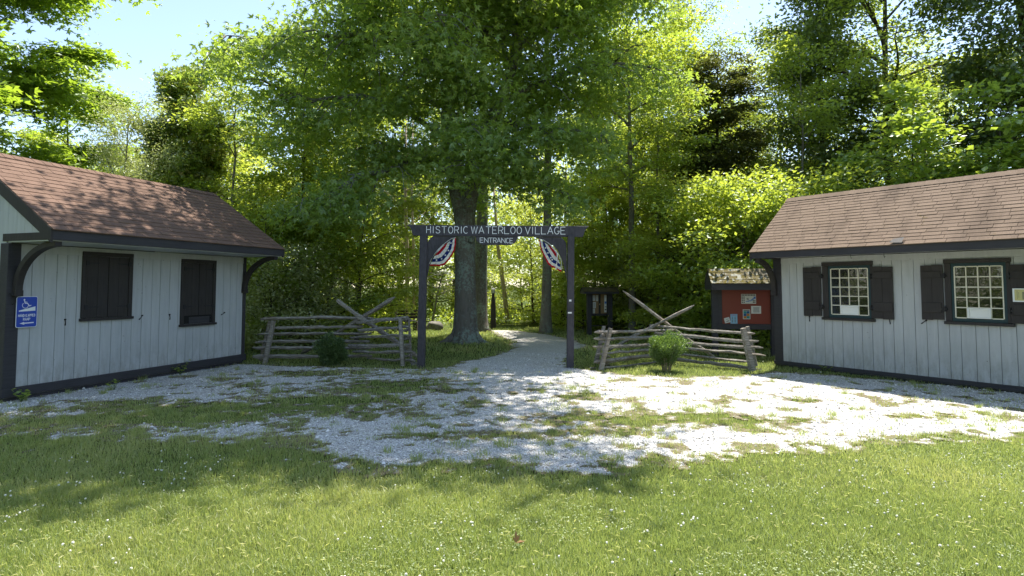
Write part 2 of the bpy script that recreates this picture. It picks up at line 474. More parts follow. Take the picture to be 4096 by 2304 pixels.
def plant_tree(name, loc, spec, label, cat='tree', group=None, rz=0.0, sc=1.0):
    e = empty(name, loc, label, cat, group, rz)
    wood, me, bm = spec
    o = wood.build('trunk', bm, e, local=True); link_mesh('crown', me, e)
    if sc != 1.0: e.scale = (sc,) * 3
    return e


ROUND = lambda u: 0.35 + 0.85 * math.sin(math.pi * min(1, 0.12 + 0.86 * u)) * (1 - 0.25 * u)
CONE = lambda u: 0.12 + 0.88 * (1 - u) ** 0.8
COLUMN = lambda u: 0.5 + 0.5 * math.sin(math.pi * (0.15 + 0.8 * u))

# ------------------------------------------------------------------ light, sky, camera
SUN = Vector((0.207, 0.397, 1.0)).normalized()
elv = math.asin(SUN.z); azm = math.atan2(SUN.x, SUN.y)
w = bpy.data.worlds.new('World'); scene.world = w; w.use_nodes = True
nt = w.node_tree; nt.nodes.clear()
sky = nt.nodes.new('ShaderNodeTexSky'); sky.sky_type = 'NISHITA'; sky.sun_disc = False
sky.sun_elevation = elv; sky.sun_rotation = azm; sky.air_density = 1.0; sky.dust_density = 0.45; sky.ozone_density = 1.2
bg = nt.nodes.new('ShaderNodeBackground'); bg.inputs[1].default_value = 0.118
wo = nt.nodes.new('ShaderNodeOutputWorld')
hsv = nt.nodes.new('ShaderNodeHueSaturation'); hsv.inputs['Saturation'].default_value = 0.9; nt.links.new(sky.outputs[0], hsv.inputs['Color']); nt.links.new(hsv.outputs[0], bg.inputs[0]); nt.links.new(bg.outputs[0], wo.inputs[0])
sl = bpy.data.lights.new('sun', 'SUN'); sl.energy = 4.3; sl.angle = R(0.53); sl.color = (1.0, 0.95, 0.86)
so = bpy.data.objects.new('sun', sl); so.rotation_euler = (-SUN).to_track_quat('-Z', 'Y').to_euler(); so.location = SUN * 60; COL.objects.link(so)

cam = bpy.data.cameras.new('camera'); cam.sensor_width = 36; cam.lens = F / 4096 * 36; cam.shift_y = (Y0 - 1152) / 4096
cam.clip_end = 1500; cam.clip_start = 0.05
co = bpy.data.objects.new('camera', cam); co.location = (0, 0, EYE); co.rotation_euler = (R(90) + TILT, 0, 0); COL.objects.link(co)
scene.camera = co
scene.view_settings.view_transform = 'Standard'; scene.view_settings.look = 'None'; scene.view_settings.exposure = 1.36; scene.view_settings.gamma = 1.0
cy = scene.cycles
cy.max_bounces = 9; cy.diffuse_bounces = 6; cy.glossy_bounces = 3; cy.transmission_bounces = 5; cy.transparent_max_bounces = 8
cy.caustics_reflective = False; cy.caustics_refractive = False; cy.use_denoising = True
try: cy.sample_clamp_indirect = 4.0
except Exception: pass

# ------------------------------------------------------------------ ground, gravel, grass
def gp(l): return [tuple(gnd(x * 1.590, y * 1.590))[:2] for x, y in l]


GRAVEL = gp([(1232, 831), (1300, 833), (1375, 842), (1445, 858), (1468, 872), (1432, 884), (1422, 905), (1440, 927), (1500, 934), (1570, 944), (1700, 953), (1880, 950), (1955, 938),
             (2120, 948), (2600, 996), (2750, 1030), (2750, 1070), (2576, 1088), (2420, 1094), (2260, 1110), (2050, 1122), (1900, 1134), (1790, 1150), (1600, 1168), (1490, 1190), (1400, 1184), (1200, 1172),
             (930, 1177), (850, 1163), (690, 1118), (480, 1093), (200, 1103), (0, 1100), (-200, 1100), (-200, 1050), (40, 1000), (600, 918), (720, 922), (900, 928), (1045, 930), (1090, 936), (1140, 920), (1205, 905), (1262, 890), (1300, 876), (1288, 858)])
PATCH = [  # grassy islands in the gravel: centre, radii (all surveyed on the ground), strength
    (gp([(640, 1030)])[0], 2.6, 0.55, 1.0), (gp([(950, 985)])[0], 1.6, 0.45, 0.95), (gp([(330, 1060)])[0], 1.5, 0.55, 0.9), (gp([(80, 1060)])[0], 1.0, 0.4, 0.85), (gp([(850, 940)])[0], 1.7, 0.5, 0.75),
    (gp([(480, 1048)])[0], 1.3, 0.5, 1.2), (gp([(800, 1010)])[0], 1.3, 0.42, 1.2), (gp([(1000, 968)])[0], 1.0, 0.4, 1.1), (gp([(180, 1060)])[0], 1.2, 0.42, 1.1),
    (gp([(300, 1015)])[0], 0.9, 0.3, 0.7), (gp([(1080, 960)])[0], 0.9, 0.35, 0.7), (gp([(640, 970)])[0], 1.0, 0.3, 0.55),
    (gp([(1640, 1062)])[0], 1.9, 0.42, 0.95), (gp([(1780, 1050)])[0], 0.9, 0.25, 0.95), (gp([(1460, 1000)])[0], 0.35, 0.3, 0.95), (gp([(1220, 1098)])[0], 1.2, 0.22, 0.85), (gp([(1500, 1090)])[0], 0.8, 0.2, 0.8), (gp([(2000, 1010)])[0], 1.6, 0.2, 0.35), (gp([(2320, 1050)])[0], 0.7, 0.15, 0.6), (gp([(1050, 1050)])[0], 0.9, 0.2, 0.5), (gp([(2400, 1010)])[0], 2.0, 0.3, 0.4), (gp([(760, 1090)])[0], 0.8, 0.2, 0.6)]


def gravel_at(x, y):
    sd = sdist(x, y, GRAVEL)
    n = fbm(x, y, 0.55, 3, 4) - 0.5; n2 = fbm(x, y, 0.16, 17, 2) - 0.5
    n3 = fbm(x, y, 0.075, 23, 2) - 0.5
    k = np.where(y < 10, 1.0, 0.45)
    gr = np.clip((sd + (n * 0.8 + n2 * 0.7 + n3 * 0.6) * k) / 0.22 + 0.5, 0, 1)
    for (cx, cyy), rx, ry, st in PATCH:
        q = ((x - cx) / rx) ** 2 + ((y - cyy) / ry) ** 2
        p = st * np.exp(-q * 0.8) + (n * 0.7 + n2 * 1.0 + n3 * 1.1) * np.exp(-q * 0.3)
        gr = np.minimum(gr, np.clip(1.35 - p * 1.75, 0, 1))
    # thin weeds everywhere on the worn part
    weeds = np.clip((fbm(x, y, 0.30, 29, 3) - 0.60) * 7, 0, 0.8) * np.clip((12.3 - y) / 1.5, 0, 1)
    return np.clip(gr - weeds * (gr > 0.5), 0, 1)


t = NT('lawn_soil')
o_ = t.coord('Object'); n_a = t.noise(o_, 0.6, 6, 0.7); n_b = t.noise(o_, 38, 4, 0.7)
c_ = t.ramp(n_b, [(0.3, (0.030, 0.045, 0.012)), (0.55, (0.075, 0.105, 0.026)), (0.75, (0.15, 0.15, 0.06))])
c_ = t.mix(t.ramp(n_a, [(0.45, (0, 0, 0)), (0.7, (0.6, 0.6, 0.6))]), c_, (0.11, 0.10, 0.045))
M['soil'] = t.bsdf(c_, 0.95, t.bump(n_b, 0.7, 0.03), 0.05)
gb = MB(); gb.add([(-400, -60, 0), (400, -60, 0), (400, 700, 0), (-400, 700, 0)], [(0, 1, 2, 3)])
tag(gb.build('ground', M['soil']), kind='structure')

t = NT('white_gravel')
o_ = t.coord('Object'); gr_ = t.attr('gravel')
vo = t.n('ShaderNodeTexVoronoi'); vo.inputs['Scale'].default_value = 64; t.l(o_, vo.inputs['Vector'])
vo2 = t.n('ShaderNodeTexVoronoi'); vo2.inputs['Scale'].default_value = 95; t.l(o_, vo2.inputs['Vector'])
cell = t.n('ShaderNodeSeparateColor'); t.l(vo.outputs['Color'], cell.inputs[0])
cw = t.ramp(cell.outputs[0], [(0, (0.36, 0.35, 0.33)), (0.2, (0.64, 0.63, 0.61)), (1, (0.86, 0.85, 0.83))])
gap = t.ramp(vo.outputs['Distance'], [(0.45, (0, 0, 0)), (0.75, (0.8, 0.8, 0.8))])
cw = t.mix(gap, cw, (0.22, 0.20, 0.17))
dust = t.noise(o_, 1.1, 5, 0.65)
cw = t.mix(t.ramp(dust, [(0.5, (0, 0, 0)), (0.75, (0.6, 0.6, 0.6))]), cw, (0.50, 0.43, 0.34))
sx = t.n('ShaderNodeSeparateXYZ'); t.l(o_, sx.inputs[0])
far = t.n('ShaderNodeMapRange'); far.inputs['From Min'].default_value = 12.5; far.inputs['From Max'].default_value = 17.0; far.inputs['To Max'].default_value = 0.4
t.l(sx.outputs[1], far.inputs['Value'])
cw = t.mix(far.outputs[0], cw, (0.44, 0.41, 0.37))
soil = t.ramp(t.noise(o_, 30, 4, 0.7), [(0.3, (0.09, 0.075, 0.04)), (0.7, (0.30, 0.25, 0.16))])
cm = t.ramp(t.math('ADD', gr_, t.math('MULTIPLY', t.math('SUBTRACT', t.noise(o_, 34, 4, 0.75), 0.5), 1.9)), [(0.42, (0, 0, 0)), (0.7, (1, 1, 1))])
cfin = t.mix(cm, soil, cw)
hh = t.math('ADD', t.math('MULTIPLY', vo.outputs['Distance'], -1.0), t.math('MULTIPLY', vo2.outputs['Distance'], -0.5))
M['gravel'] = t.bsdf(cfin, 0.9, t.bump(hh, 0.9, 0.018), 0.2)

gx = np.arange(-10.5, 11.5, 0.045); gy = np.arange(4.3, 22.5, 0.045)
X, Y = np.meshgrid(gx, gy); G = gravel_at(X, Y)
bumpz = 0.006 + 0.012 * fbm(X, Y, 0.5, 5, 3)
nx, ny = len(gx), len(gy)
face_ok = (G[:-1, :-1] + G[1:, :-1] + G[:-1, 1:] + G[1:, 1:]) / 4 > 0.10
jj, ii = np.nonzero(face_ok); b = jj * nx + ii
quads = np.stack([b, b + 1, b + nx + 1, b + nx], 1)
used, inv = np.unique(quads.ravel(), return_inverse=True)
V = np.stack([X.ravel(), Y.ravel(), bumpz.ravel()], 1)[used]
gp_o = link_mesh('gravel_path', np_mesh('gravel_path', V, inv, np.full(len(quads), 4), M['gravel'], {'gravel': ('POINT', G.ravel()[used])}, smooth=True))
tag(gp_o, kind='structure')

# loose crushed stones
ns = 95000
sy = 4.4 + (RNG.random(ns) ** 1.25) * 10.5; sxx = RNG.uniform(-1, 1, ns) * (sy * 0.9 + 1.2)
k = (gravel_at(sxx, sy) + RNG.normal(0, 0.18, ns)) > 0.55
sxx, sy = sxx[k], sy[k]; ns = len(sxx)
oct_v = np.array([(1, 0, 0), (0, 1, 0), (-1, 0, 0), (0, -1, 0), (0, 0, 0.8), (0, 0, -0.6)])
oct_f = np.array([(0, 1, 4), (1, 2, 4), (2, 3, 4), (3, 0, 4), (1, 0, 5), (2, 1, 5), (3, 2, 5), (0, 3, 5)])
ss = np.clip(RNG.lognormal(math.log(0.0085), 0.42, ns), 0.005, 0.03)
vv = oct_v[None] * (1 + RNG.normal(0, 0.25, (ns, 6, 3))) + RNG.normal(0, 0.12, (ns, 6, 3))
an = RNG.random(ns) * 6.28; ca, sa = np.cos(an)[:, None], np.sin(an)[:, None]
vx = vv[..., 0] * ca - vv[..., 1] * sa * 0.75; vy = vv[..., 0] * sa + vv[..., 1] * ca * 0.75
V = np.stack([vx * ss[:, None] + sxx[:, None], vy * ss[:, None] + sy[:, None], vv[..., 2] * ss[:, None] * 0.8 + 0.014 + ss[:, None] * 0.3], -1).reshape(-1, 3)
fl = (oct_f[None] + (np.arange(ns) * 6)[:, None, None]).reshape(-1)
t = NT('crushed_stone')
M['stones'] = t.bsdf(t.ramp(t.attr('rnd'), [(0, (0.22, 0.20, 0.18)), (0.2, (0.55, 0.54, 0.51)), (1, (0.86, 0.85, 0.83))]), 0.85, None, 0.2)
tag(link_mesh('gravel_stones', np_mesh('gravel_stones', V, fl, np.full(ns * 8, 3), M['stones'], {'rnd': ('FACE', np.repeat(RNG.random(ns), 8))})), 'loose white crushed stones on the worn drive and path', 'gravel', kind='stuff')


def blades(x, y, h, wd, rng, rnd, lean=0.5):
    n = len(x); a = rng.random(n) * 6.283; la = rng.random(n) * 6.283; ln = np.abs(rng.normal(0, lean, n)) * h
    sx_, sy_ = np.cos(a) * wd / 2, np.sin(a) * wd / 2; lx, ly = np.cos(la) * ln, np.sin(la) * ln
    z = np.zeros(n)
    V = np.stack([np.stack([x - sx_, y - sy_, z], 1), np.stack([x + sx_, y + sy_, z], 1),
                  np.stack([x + sx_ * 0.8 + lx * 0.35, y + sy_ * 0.8 + ly * 0.35, h * 0.6], 1), np.stack([x - sx_ * 0.8 + lx * 0.35, y - sy_ * 0.8 + ly * 0.35, h * 0.6], 1),
                  np.stack([x + lx, y + ly, h], 1)], 1).reshape(-1, 3)
    b = np.arange(n) * 5
    lp = np.stack([b, b + 1, b + 2, b + 3, b + 3, b + 2, b + 4], 1).ravel()
    return V, lp, np.tile([4, 3], n), np.repeat(rnd, 2)


parts = []
def sow(n, y0, y1, hm, wd, pw=1.0, front=True):
    y = y0 + (y1 - y0) * RNG.random(n) ** pw; x = RNG.uniform(-1, 1, n) * (y * 0.9 + 2.2)
    g = gravel_at(x, y); pn = fbm(x, y, 1.3, 41, 3); cl = fbm(x, y, 0.22, 57, 2)
    edge = np.clip((g - 0.05) * 2, 0, 1)
    k = RNG.random(n) > g * 1.25
    x, y, pn, cl, g = x[k], y[k], pn[k], cl[k], g[k]
    h = hm * RNG.uniform(0.45, 1.25, len(x)) * (0.55 + 0.9 * cl) * (0.8 + 0.5 * pn)
    inside = sdist(x, y, GRAVEL) > 0.1
    h = np.where(inside, h * 0.75 * (0.6 + cl), h)
    rnd = np.clip(0.10 + 0.34 * RNG.random(len(x)) + 0.95 * (pn - 0.42) + (RNG.random(len(x)) > 0.90) * 0.5 + np.where(inside, 0.12, 0), 0, 1)
    parts.append(blades(x, y, h, wd * RNG.uniform(0.7, 1.3, len(x)), RNG, rnd))


sow(370000, 2.3, 5.0, 0.048, 0.0034, 0.9)
sow(220000, 5.0, 8.5, 0.050, 0.0048)
sow(142000, 8.5, 14.0, 0.050, 0.008)
sow(110000, 14.0, 24.0, 0.065, 0.016)
def litter(n, y1, size, z0, z1, lo, hi, patch):
    y = 2.4 + (y1 - 2.4) * RNG.random(n) ** 1.2; x = RNG.uniform(-1, 1, n) * (y * 0.9 + 1.0)
    k = (gravel_at(x, y) < 0.3)
    if patch: k &= fbm(x, y, 0.7, 133, 3) > 0.53
    x, y = x[k], y[k]; n = len(x); a = RNG.random(n) * 6.283; sz = size * RNG.uniform(0.6, 1.3, n); z = RNG.uniform(z0, z1, n); c, s_ = np.cos(a) * sz, np.sin(a) * sz; w_ = 0.10 if not patch else 0.42
    tz = RNG.normal(0, 0.35, n) * sz
    V = np.stack([np.stack([x, y, z], 1), np.stack([x + c * 0.5 - s_ * w_, y + s_ * 0.5 + c * w_, z + tz * 0.5 + sz * 0.1], 1), np.stack([x + c, y + s_, z + tz], 1), np.stack([x + c * 0.5 + s_ * w_, y + s_ * 0.5 - c * w_, z + tz * 0.5 + sz * 0.1], 1)], 1).reshape(-1, 3)
    parts.append((V, np.arange(n * 4), np.full(n, 4), RNG.uniform(lo, hi, n)))
litter(50000, 7.0, 0.015, 0.015, 0.038, 0.0, 0.18, True); litter(4500, 6.5, 0.042, 0.015, 0.04, 0.8, 1.0, False)
# tufts in the gravel
tx, ty, th = [], [], []
for _ in range(900):
    yy = RNG.uniform(4.6, 12.0); xx = RNG.uniform(-1, 1) * (yy * 0.9 + 0.5)
    gq = gravel_at(np.array([xx]), np.array([yy]))[0]; near = fbm(np.array([xx]), np.array([yy]), 0.8, 71, 2)[0]
    if gq < 0.25 and RNG.random() < 0.6 or gq >= 0.25 and near < 0.5 and RNG.random() < 0.75: continue
    if sdist(np.array([xx]), np.array([yy]), GRAVEL)[0] < 0.05: continue
    m_ = int(RNG.uniform(12, 60)); sp_ = RNG.uniform(0.02, 0.07)
    tx.append(RNG.normal(xx, sp_, m_)); ty.append(RNG.normal(yy, sp_, m_)); th.append(RNG.uniform(0.03, 0.11) * RNG.uniform(0.5, 1.1, m_))
tx, ty, th = map(np.concatenate, (tx, ty, th))
parts.append(blades(tx, ty, th, 0.006, RNG, np.clip(RNG.normal(0.42, 0.2, len(tx)), 0, 1), 0.8))
off = 0; VV = []; LL = []; CC = []; RR = []
for V, lp, ct, rn in parts: VV.append(V); LL.append(lp + off); CC.append(ct); RR.append(rn); off += len(V)
tag(link_mesh('lawn_grass', np_mesh('lawn_grass', np.concatenate(VV), np.concatenate(LL), np.concatenate(CC), M['grass'], {'rnd': ('FACE', np.concatenate(RR))})), 'mown lawn grass growing round the white gravel', 'grass', kind='stuff')

# clover blooms (ground cover)
fm = MB()
for _ in range(430):
    yy = 2.5 + 3.6 * random.random() ** 1.4; xx = random.uniform(-1, 1) * (yy * 0.9 + 0.3)
    if fbm(np.array([xx]), np.array([yy]), 0.9, 91, 2)[0] < 0.45 or sdist(np.array([xx]), np.array([yy]), GRAVEL)[0] > -0.15: continue
    for _k in range(random.choice((1, 1, 2, 3))):
        cx, cyy = xx + random.gauss(0, 0.05), yy + random.gauss(0, 0.05); r = random.uniform(0.005, 0.0095); z = random.uniform(0.035, 0.062)
        vs = [(cx, cyy, z + r)]; 
        for ring, (zz, rr) in enumerate(((0.5, 0.85), (-0.2, 1.0), (-0.8, 0.6))):
            for q in range(7): a = 6.283 * (q + ring * 0.5) / 7; j = random.uniform(0.75, 1.2); vs.append((cx + math.cos(a) * r * rr * j, cyy + math.sin(a) * r * rr * j, z + zz * r))
        fs = [(0, 1 + q, 1 + (q + 1) % 7) for q in range(7)] + [(1 + 7 * g_i + q, 8 + 7 * g_i + q, 8 + 7 * g_i + (q + 1) % 7, 1 + 7 * g_i + (q + 1) % 7) for g_i in range(2) for q in range(7)]
        fm.add(vs, fs)
tag(fm.build('clover_flowers', flat('clover_white', (0.74, 0.72, 0.62), 0.8)), 'small white clover blooms dotted over the lawn', 'clover', kind='stuff')
# fallen oak leaf
lf = MB(); c0 = gnd(1.59 * 1298, 1.59 * 1378)
for dx, dz, ln in ((0.0, 1.0, 0.085), (0.4, 0.8, 0.06), (-0.4, 0.8, 0.045), (0.95, 0.12, 0.06)):
    d = Vector((dx, 0.15, dz)).normalized(); s = Vector((d.z, 0.3, -d.x)) * 0.010; b = c0 + Vector((0, 0, 0.03))
    lf.add([b, b + d * ln * 0.5 + s, b + d * ln, b + d * ln * 0.5 - s + Vector((0, 0.012, 0))], [(0, 1, 2, 3)])
tag(lf.build('fallen_leaf', flat('dry_leaf', (0.40, 0.22, 0.10), 0.7)), 'curled dry brown leaf lying on the front lawn', 'leaf')


# ------------------------------------------------------------------ the two clapboard buildings
def shingles(name, parent, x0, x1, yA, zA, yB, zB, mat, course=0.135, tab=0.30, seed=0, thick=0.012, lip=0.0):
    """overlapping courses between eave (yA,zA) and ridge (yB,zB); each tab a slab of its own inside one mesh"""
    rr = random.Random(seed); L = math.hypot(yB - yA, zB - zA); n = int(round(L / course)); c = L / n
    uy, uz = (yB - yA) / L, (zB - zA) / L; ny_, nz_ = -uz, uy
    if nz_ < 0: ny_, nz_ = -ny_, -nz_
    vs = []; fs = []; rn = []
    for i in range(n):
        x = x0 - rr.uniform(0, tab); s0 = i * c - (0.012 if i == 0 else 0.004); s1 = (i + 1) * c + 0.01
        while x < x1:
            xa = max(x + 0.003, x0); xb = min(x + tab - 0.003, x1); x += tab
            if xb - xa < 0.01: continue
            h0 = thick * 1.35 + rr.uniform(-0.002, 0.003); h1 = thick * 0.7; j = rr.uniform(-0.004, 0.004)
            b = len(vs)
            for (s, h) in ((s0 + j, 0.0), (s0 + j, h0), (s1, h1), (s1, 0.0)):
                for xx in (xa, xb): vs.append((xx, yA + uy * s + ny_ * h, zA + uz * s + nz_ * h))
            fs += [(b + 2, b + 3, b + 5, b + 4), (b, b + 1, b + 3, b + 2), (b, b + 2, b + 4, b + 6), (b + 1, b + 7, b + 5, b + 3)]
            rn += [rr.random()] * 4
    o = link_mesh(name, np_mesh(name, vs, [i for f in fs for i in f], [4] * len(fs), mat, {'rnd': ('FACE', rn)}), parent)
    return o


def hook(parent, x, z, ang, y=-0.03):
    m = MB(); d = Vector((math.sin(ang), 0, -math.cos(ang))); a = Vector((x, y, z))
    m.tube([a, a + d * 0.05 + Vector((0, -0.01, 0)), a + d * 0.095], [0.010, 0.006, 0.010], 6)
    m.tube([a + Vector((0, 0.03, 0)), a + Vector((0, -0.012, 0))], 0.014, 8)
    return m.build('shutter_hook', M['iron'], parent, local=True)


def bracket(parent, x, reach, z_top, drop, width=0.10, thick=0.085):
    m = MB(); outer = []; inner = []; K = 14
    for i in range(K + 1):
        a = math.pi / 2 * i / K
        yo = -0.02 - reach * (1 - math.cos(a)); zo = z_top - drop + drop * math.sin(a)
        outer.append((yo, zo))
        inner.append((-0.02 - thick - (reach - thick) * (1 - math.cos(a)), z_top - drop + (drop - thick) * math.sin(a)))
    vs = []
    for xx in (x - width / 2, x + width / 2):
        for y, z in outer: vs.append((xx, y, z))
        for y, z in inner: vs.append((xx, y, z))
    n = K + 1; fs = []
    for i in range(K):
        fs += [(i, i + 1, n + i + 1, n + i), (2 * n + i, 3 * n + i, 3 * n + i + 1, 2 * n + i + 1), (i, 2 * n + i, 2 * n + i + 1, i + 1), (n + i, n + i + 1, 3 * n + i + 1, 3 * n + i)]
    fs += [(0, n, 3 * n, 2 * n), (K, 2 * n + K, 3 * n + K, n + K)]
    m.add(vs, fs)
    # cut ends: toe block under the foot and nose at the tip
    m.box(x - width / 2 - 0.004, x + width / 2 + 0.004, -0.02 - thick - 0.01, -0.021, z_top - drop - 0.09, z_top - drop + 0.001)
    return m.build('eave_bracket', M['trim'], parent, local=True, bevel=0.004)


def shed(name, A, d, label, L, over, ridge_y, ridge_z, eave_z, fasc, shm, base_h, seed, lov, rov, frieze, wz, course=0.14):
    """front wall along local x (0..L), inside is +y. over: eave overhang"""
    rz = math.atan2(d[1], d[0]); e = empty(name, (A[0], A[1], 0), label, 'building', None, rz)
    rr = random.Random(seed); depth = 2 * ridge_y
    pw = 0.17
    # vertical boards
    m = MB(); x = pw - 0.03; z0, z1 = base_h - 0.03, wz
    while x < L - 0.06:
        bw = rr.uniform(0.15, 0.21); xb = min(x + bw, L - 0.05)
        m.box(x + 0.0035, xb - 0.0035, -0.02 - rr.uniform(0, 0.003), 0.0, z0, frieze)
        x = xb
    m.box(0.0, L, 0.002, 0.05, 0.0, wz)
    m.box(pw - 0.03, L - 0.05, -0.026, 0.001, frieze + 0.002, wz)          # frieze board
    # side and back walls
    for xs, sgn in ((0.0, -1), (L, 1)):
        y = 0.03
        while y < depth:
            yb = min(y + rr.uniform(0.16, 0.21), depth)
            zt = lambda q: eave_z - 0.02 + (ridge_z - eave_z) * (1 - abs(q - ridge_y) / (ridge_y + over)) - 0.06
            p = [(y + 0.003, z0), (yb - 0.003, z0), (yb - 0.003, zt(yb) + over * 0.0), (y + 0.003, zt(y))]
            m.prism([(xs, a, b_) for a, b_ in p], (0.022 * sgn, 0, 0)); y = yb
        m.prism([(xs - 0.002 * sgn, 0.0, 0.0), (xs - 0.002 * sgn, depth, 0.0), (xs - 0.002 * sgn, depth, wz), (xs - 0.002 * sgn, ridge_y, ridge_z - 0.16), (xs - 0.002 * sgn, 0.0, wz)], (-0.03 * sgn, 0, 0))
    m.box(0, L, depth - 0.03, depth, 0, wz)
    for xs in (-lov + 0.004, L + rov - 0.022):                             # boarded triangle of the gable under the overhang
        y = -over + 0.06
        while y < ridge_y * 2 + over - 0.06:
            yb = min(y + rr.uniform(0.16, 0.2), ridge_y * 2 + over - 0.06)
            zt = lambda q: eave_z - 0.14 + (ridge_z - eave_z) * (1 - abs(q - ridge_y) / (ridge_y + over))
            if max(zt(y), zt(yb)) > wz + 0.06: m.prism([(xs, y + 0.002, wz + 0.05), (xs, yb - 0.002, wz + 0.05), (xs, yb - 0.002, max(wz + 0.055, zt(yb))), (xs, y + 0.002, max(wz + 0.055, zt(y)))], (0.018, 0, 0))
            y = yb
    m.build('wall', M['wall'], e, local=True)
    # corner posts, base
    for xa, xb, yside in ((-0.035, pw - 0.03, 0), (L - 0.05, L + 0.035, 0)):
        q = MB(); q.box(xa, xb, -0.035, 0.0 if xa > 0 else 0.14, base_h - 0.005, wz + 0.0)
        q.build('corner_post', M['trim_grey'], e, local=True, bevel=0.004)
    q = MB(); q.box(-0.05, L + 0.06, -0.055, 0.02, base_h * 0.34, base_h - 0.006); q.build('base_board', M['trim_grey'], e, local=True, bevel=0.005)
    q = MB(); q.box(-0.03, L + 0.02, -0.022, 0.02, -0.05, base_h * 0.34 - 0.012); q.build('plinth', M['trim_grey'], e, local=True)
    for xa, xb in ((-0.06, -0.024), (L + 0.024, L + 0.06)): q = MB(); q.box(xa, xb, 0.021, depth, -0.05, base_h - 0.006); q.build('side_base_board', M['trim_grey'], e, local=True)
    # roof
    r = MB(); sl = (ridge_z - eave_z) / (ridge_y + over)
    for s in (0, 1):
        ya, yb = (-over, ridge_y) if s == 0 else (2 * ridge_y + over, ridge_y)
        r.prism([(-lov, ya, eave_z - 0.035), (-lov, yb, ridge_z - 0.035), (-lov, yb, ridge_z - 0.004), (-lov, ya, eave_z - 0.004)], (L + lov + rov, 0, 0))
    roof = r.build('roof', M['trim'], e, local=True)
    shingles('shingles', roof, -lov - 0.02, L + rov + 0.02, -over - 0.03, eave_z - 0.004 - 0.03 * sl, ridge_y, ridge_z - 0.002, shm, course=course, seed=seed)
    shingles('shingles', roof, -lov - 0.02, L + rov + 0.02, 2 * ridge_y + over + 0.03, eave_z - 0.004 - 0.03 * sl, ridge_y, ridge_z - 0.002, shm, seed=seed + 1)
    # ridge caps
    vs = []; fs = []; rn = []; x = -lov - 0.02
    while x < L + rov:
        xb = min(x + 0.3, L + rov + 0.02); b = len(vs)
        for xx, h in ((x, 0.03), (xb, 0.018)):
            for yy in (-0.12, 0, 0.12): vs.append((xx, ridge_y + yy, ridge_z + h - abs(yy) * sl))
        fs += [(b, b + 3, b + 4, b + 1), (b + 1, b + 4, b + 5, b + 2), (b, b + 1, b + 2)]; rn += [rr.random()] * 3; x += 0.15
    link_mesh('ridge_cap', np_mesh('ridge_cap', vs, [i for f in fs for i in f], [len(f) for f in fs], shm, {'rnd': ('FACE', rn)}), roof)
    # fascia, rakes, tie at the gable
    q = MB(); q.box(-lov, L + rov, -over - 0.012, -over + 0.028, fasc, eave_z - 0.02); q.build('fascia', M['trim_grey'], e, local=True, bevel=0.003)
    for xs, s in ((-lov - 0.03, 0.03), (L + rov, 0.03)):
        q = MB()
        for ya, yb in ((-over - 0.012, ridge_y), (2 * ridge_y + over, ridge_y)):
            q.prism([(xs, ya, eave_z - 0.012), (xs, yb, ridge_z - 0.006), (xs, yb, ridge_z - 0.21), (xs, ya, eave_z - 0.21)], (s, 0, 0))
        q.build('rake_board', M['trim'], e, local=True)
    q = MB(); q.box(-lov + 0.005, L + rov - 0.005, -over + 0.03, -0.028, wz + 0.012, wz + 0.03); q.build('soffit', M['wall'], e, local=True)
    for xs in (0.02, L - 0.02):
        q = MB(); q.box(xs - 0.055, xs + 0.055, -over + 0.031, 0.10, fasc + 0.004, fasc + 0.115); q.build('tie_beam', M['trim'], e, local=True)
    return e


AL = gnd(10, 1612); BL = gnd(955, 1456); dL = (BL - AL).normalized()
AR = gnd(3111, 1464); BR = gnd(4096, 1578); dR = (BR - AR).normalized()
left = shed('ticket_house', AL, dL, 'white board building with closed dark shutters, beside the blue ramp sign', 4.60, 0.95, 1.0, 3.82, 2.53, 2.36, M['shingle_red'], 0.215, 3, 0.03, 0.10, 2.20, 2.335)
bracket(left, 0.09, 0.88, 2.36, 0.72); bracket(left, 4.56, 0.88, 2.36, 0.72)
for x, z, a in ((0.808, 1.17, 0.05), (2.147, 1.17, -0.7), (2.714, 1.16, 0.1), (4.04, 1.14, -1.1)): hook(left, x, z, a)
q = MB(); q.tube([(-0.01, -0.06, 1.60), (0.05, -0.10, 1.56), (0.06, -0.09, 1.46), (0.02, -0.07, 1.43)], 0.008, 6); q.build('hanging_clasp', M['iron'], left, local=True)


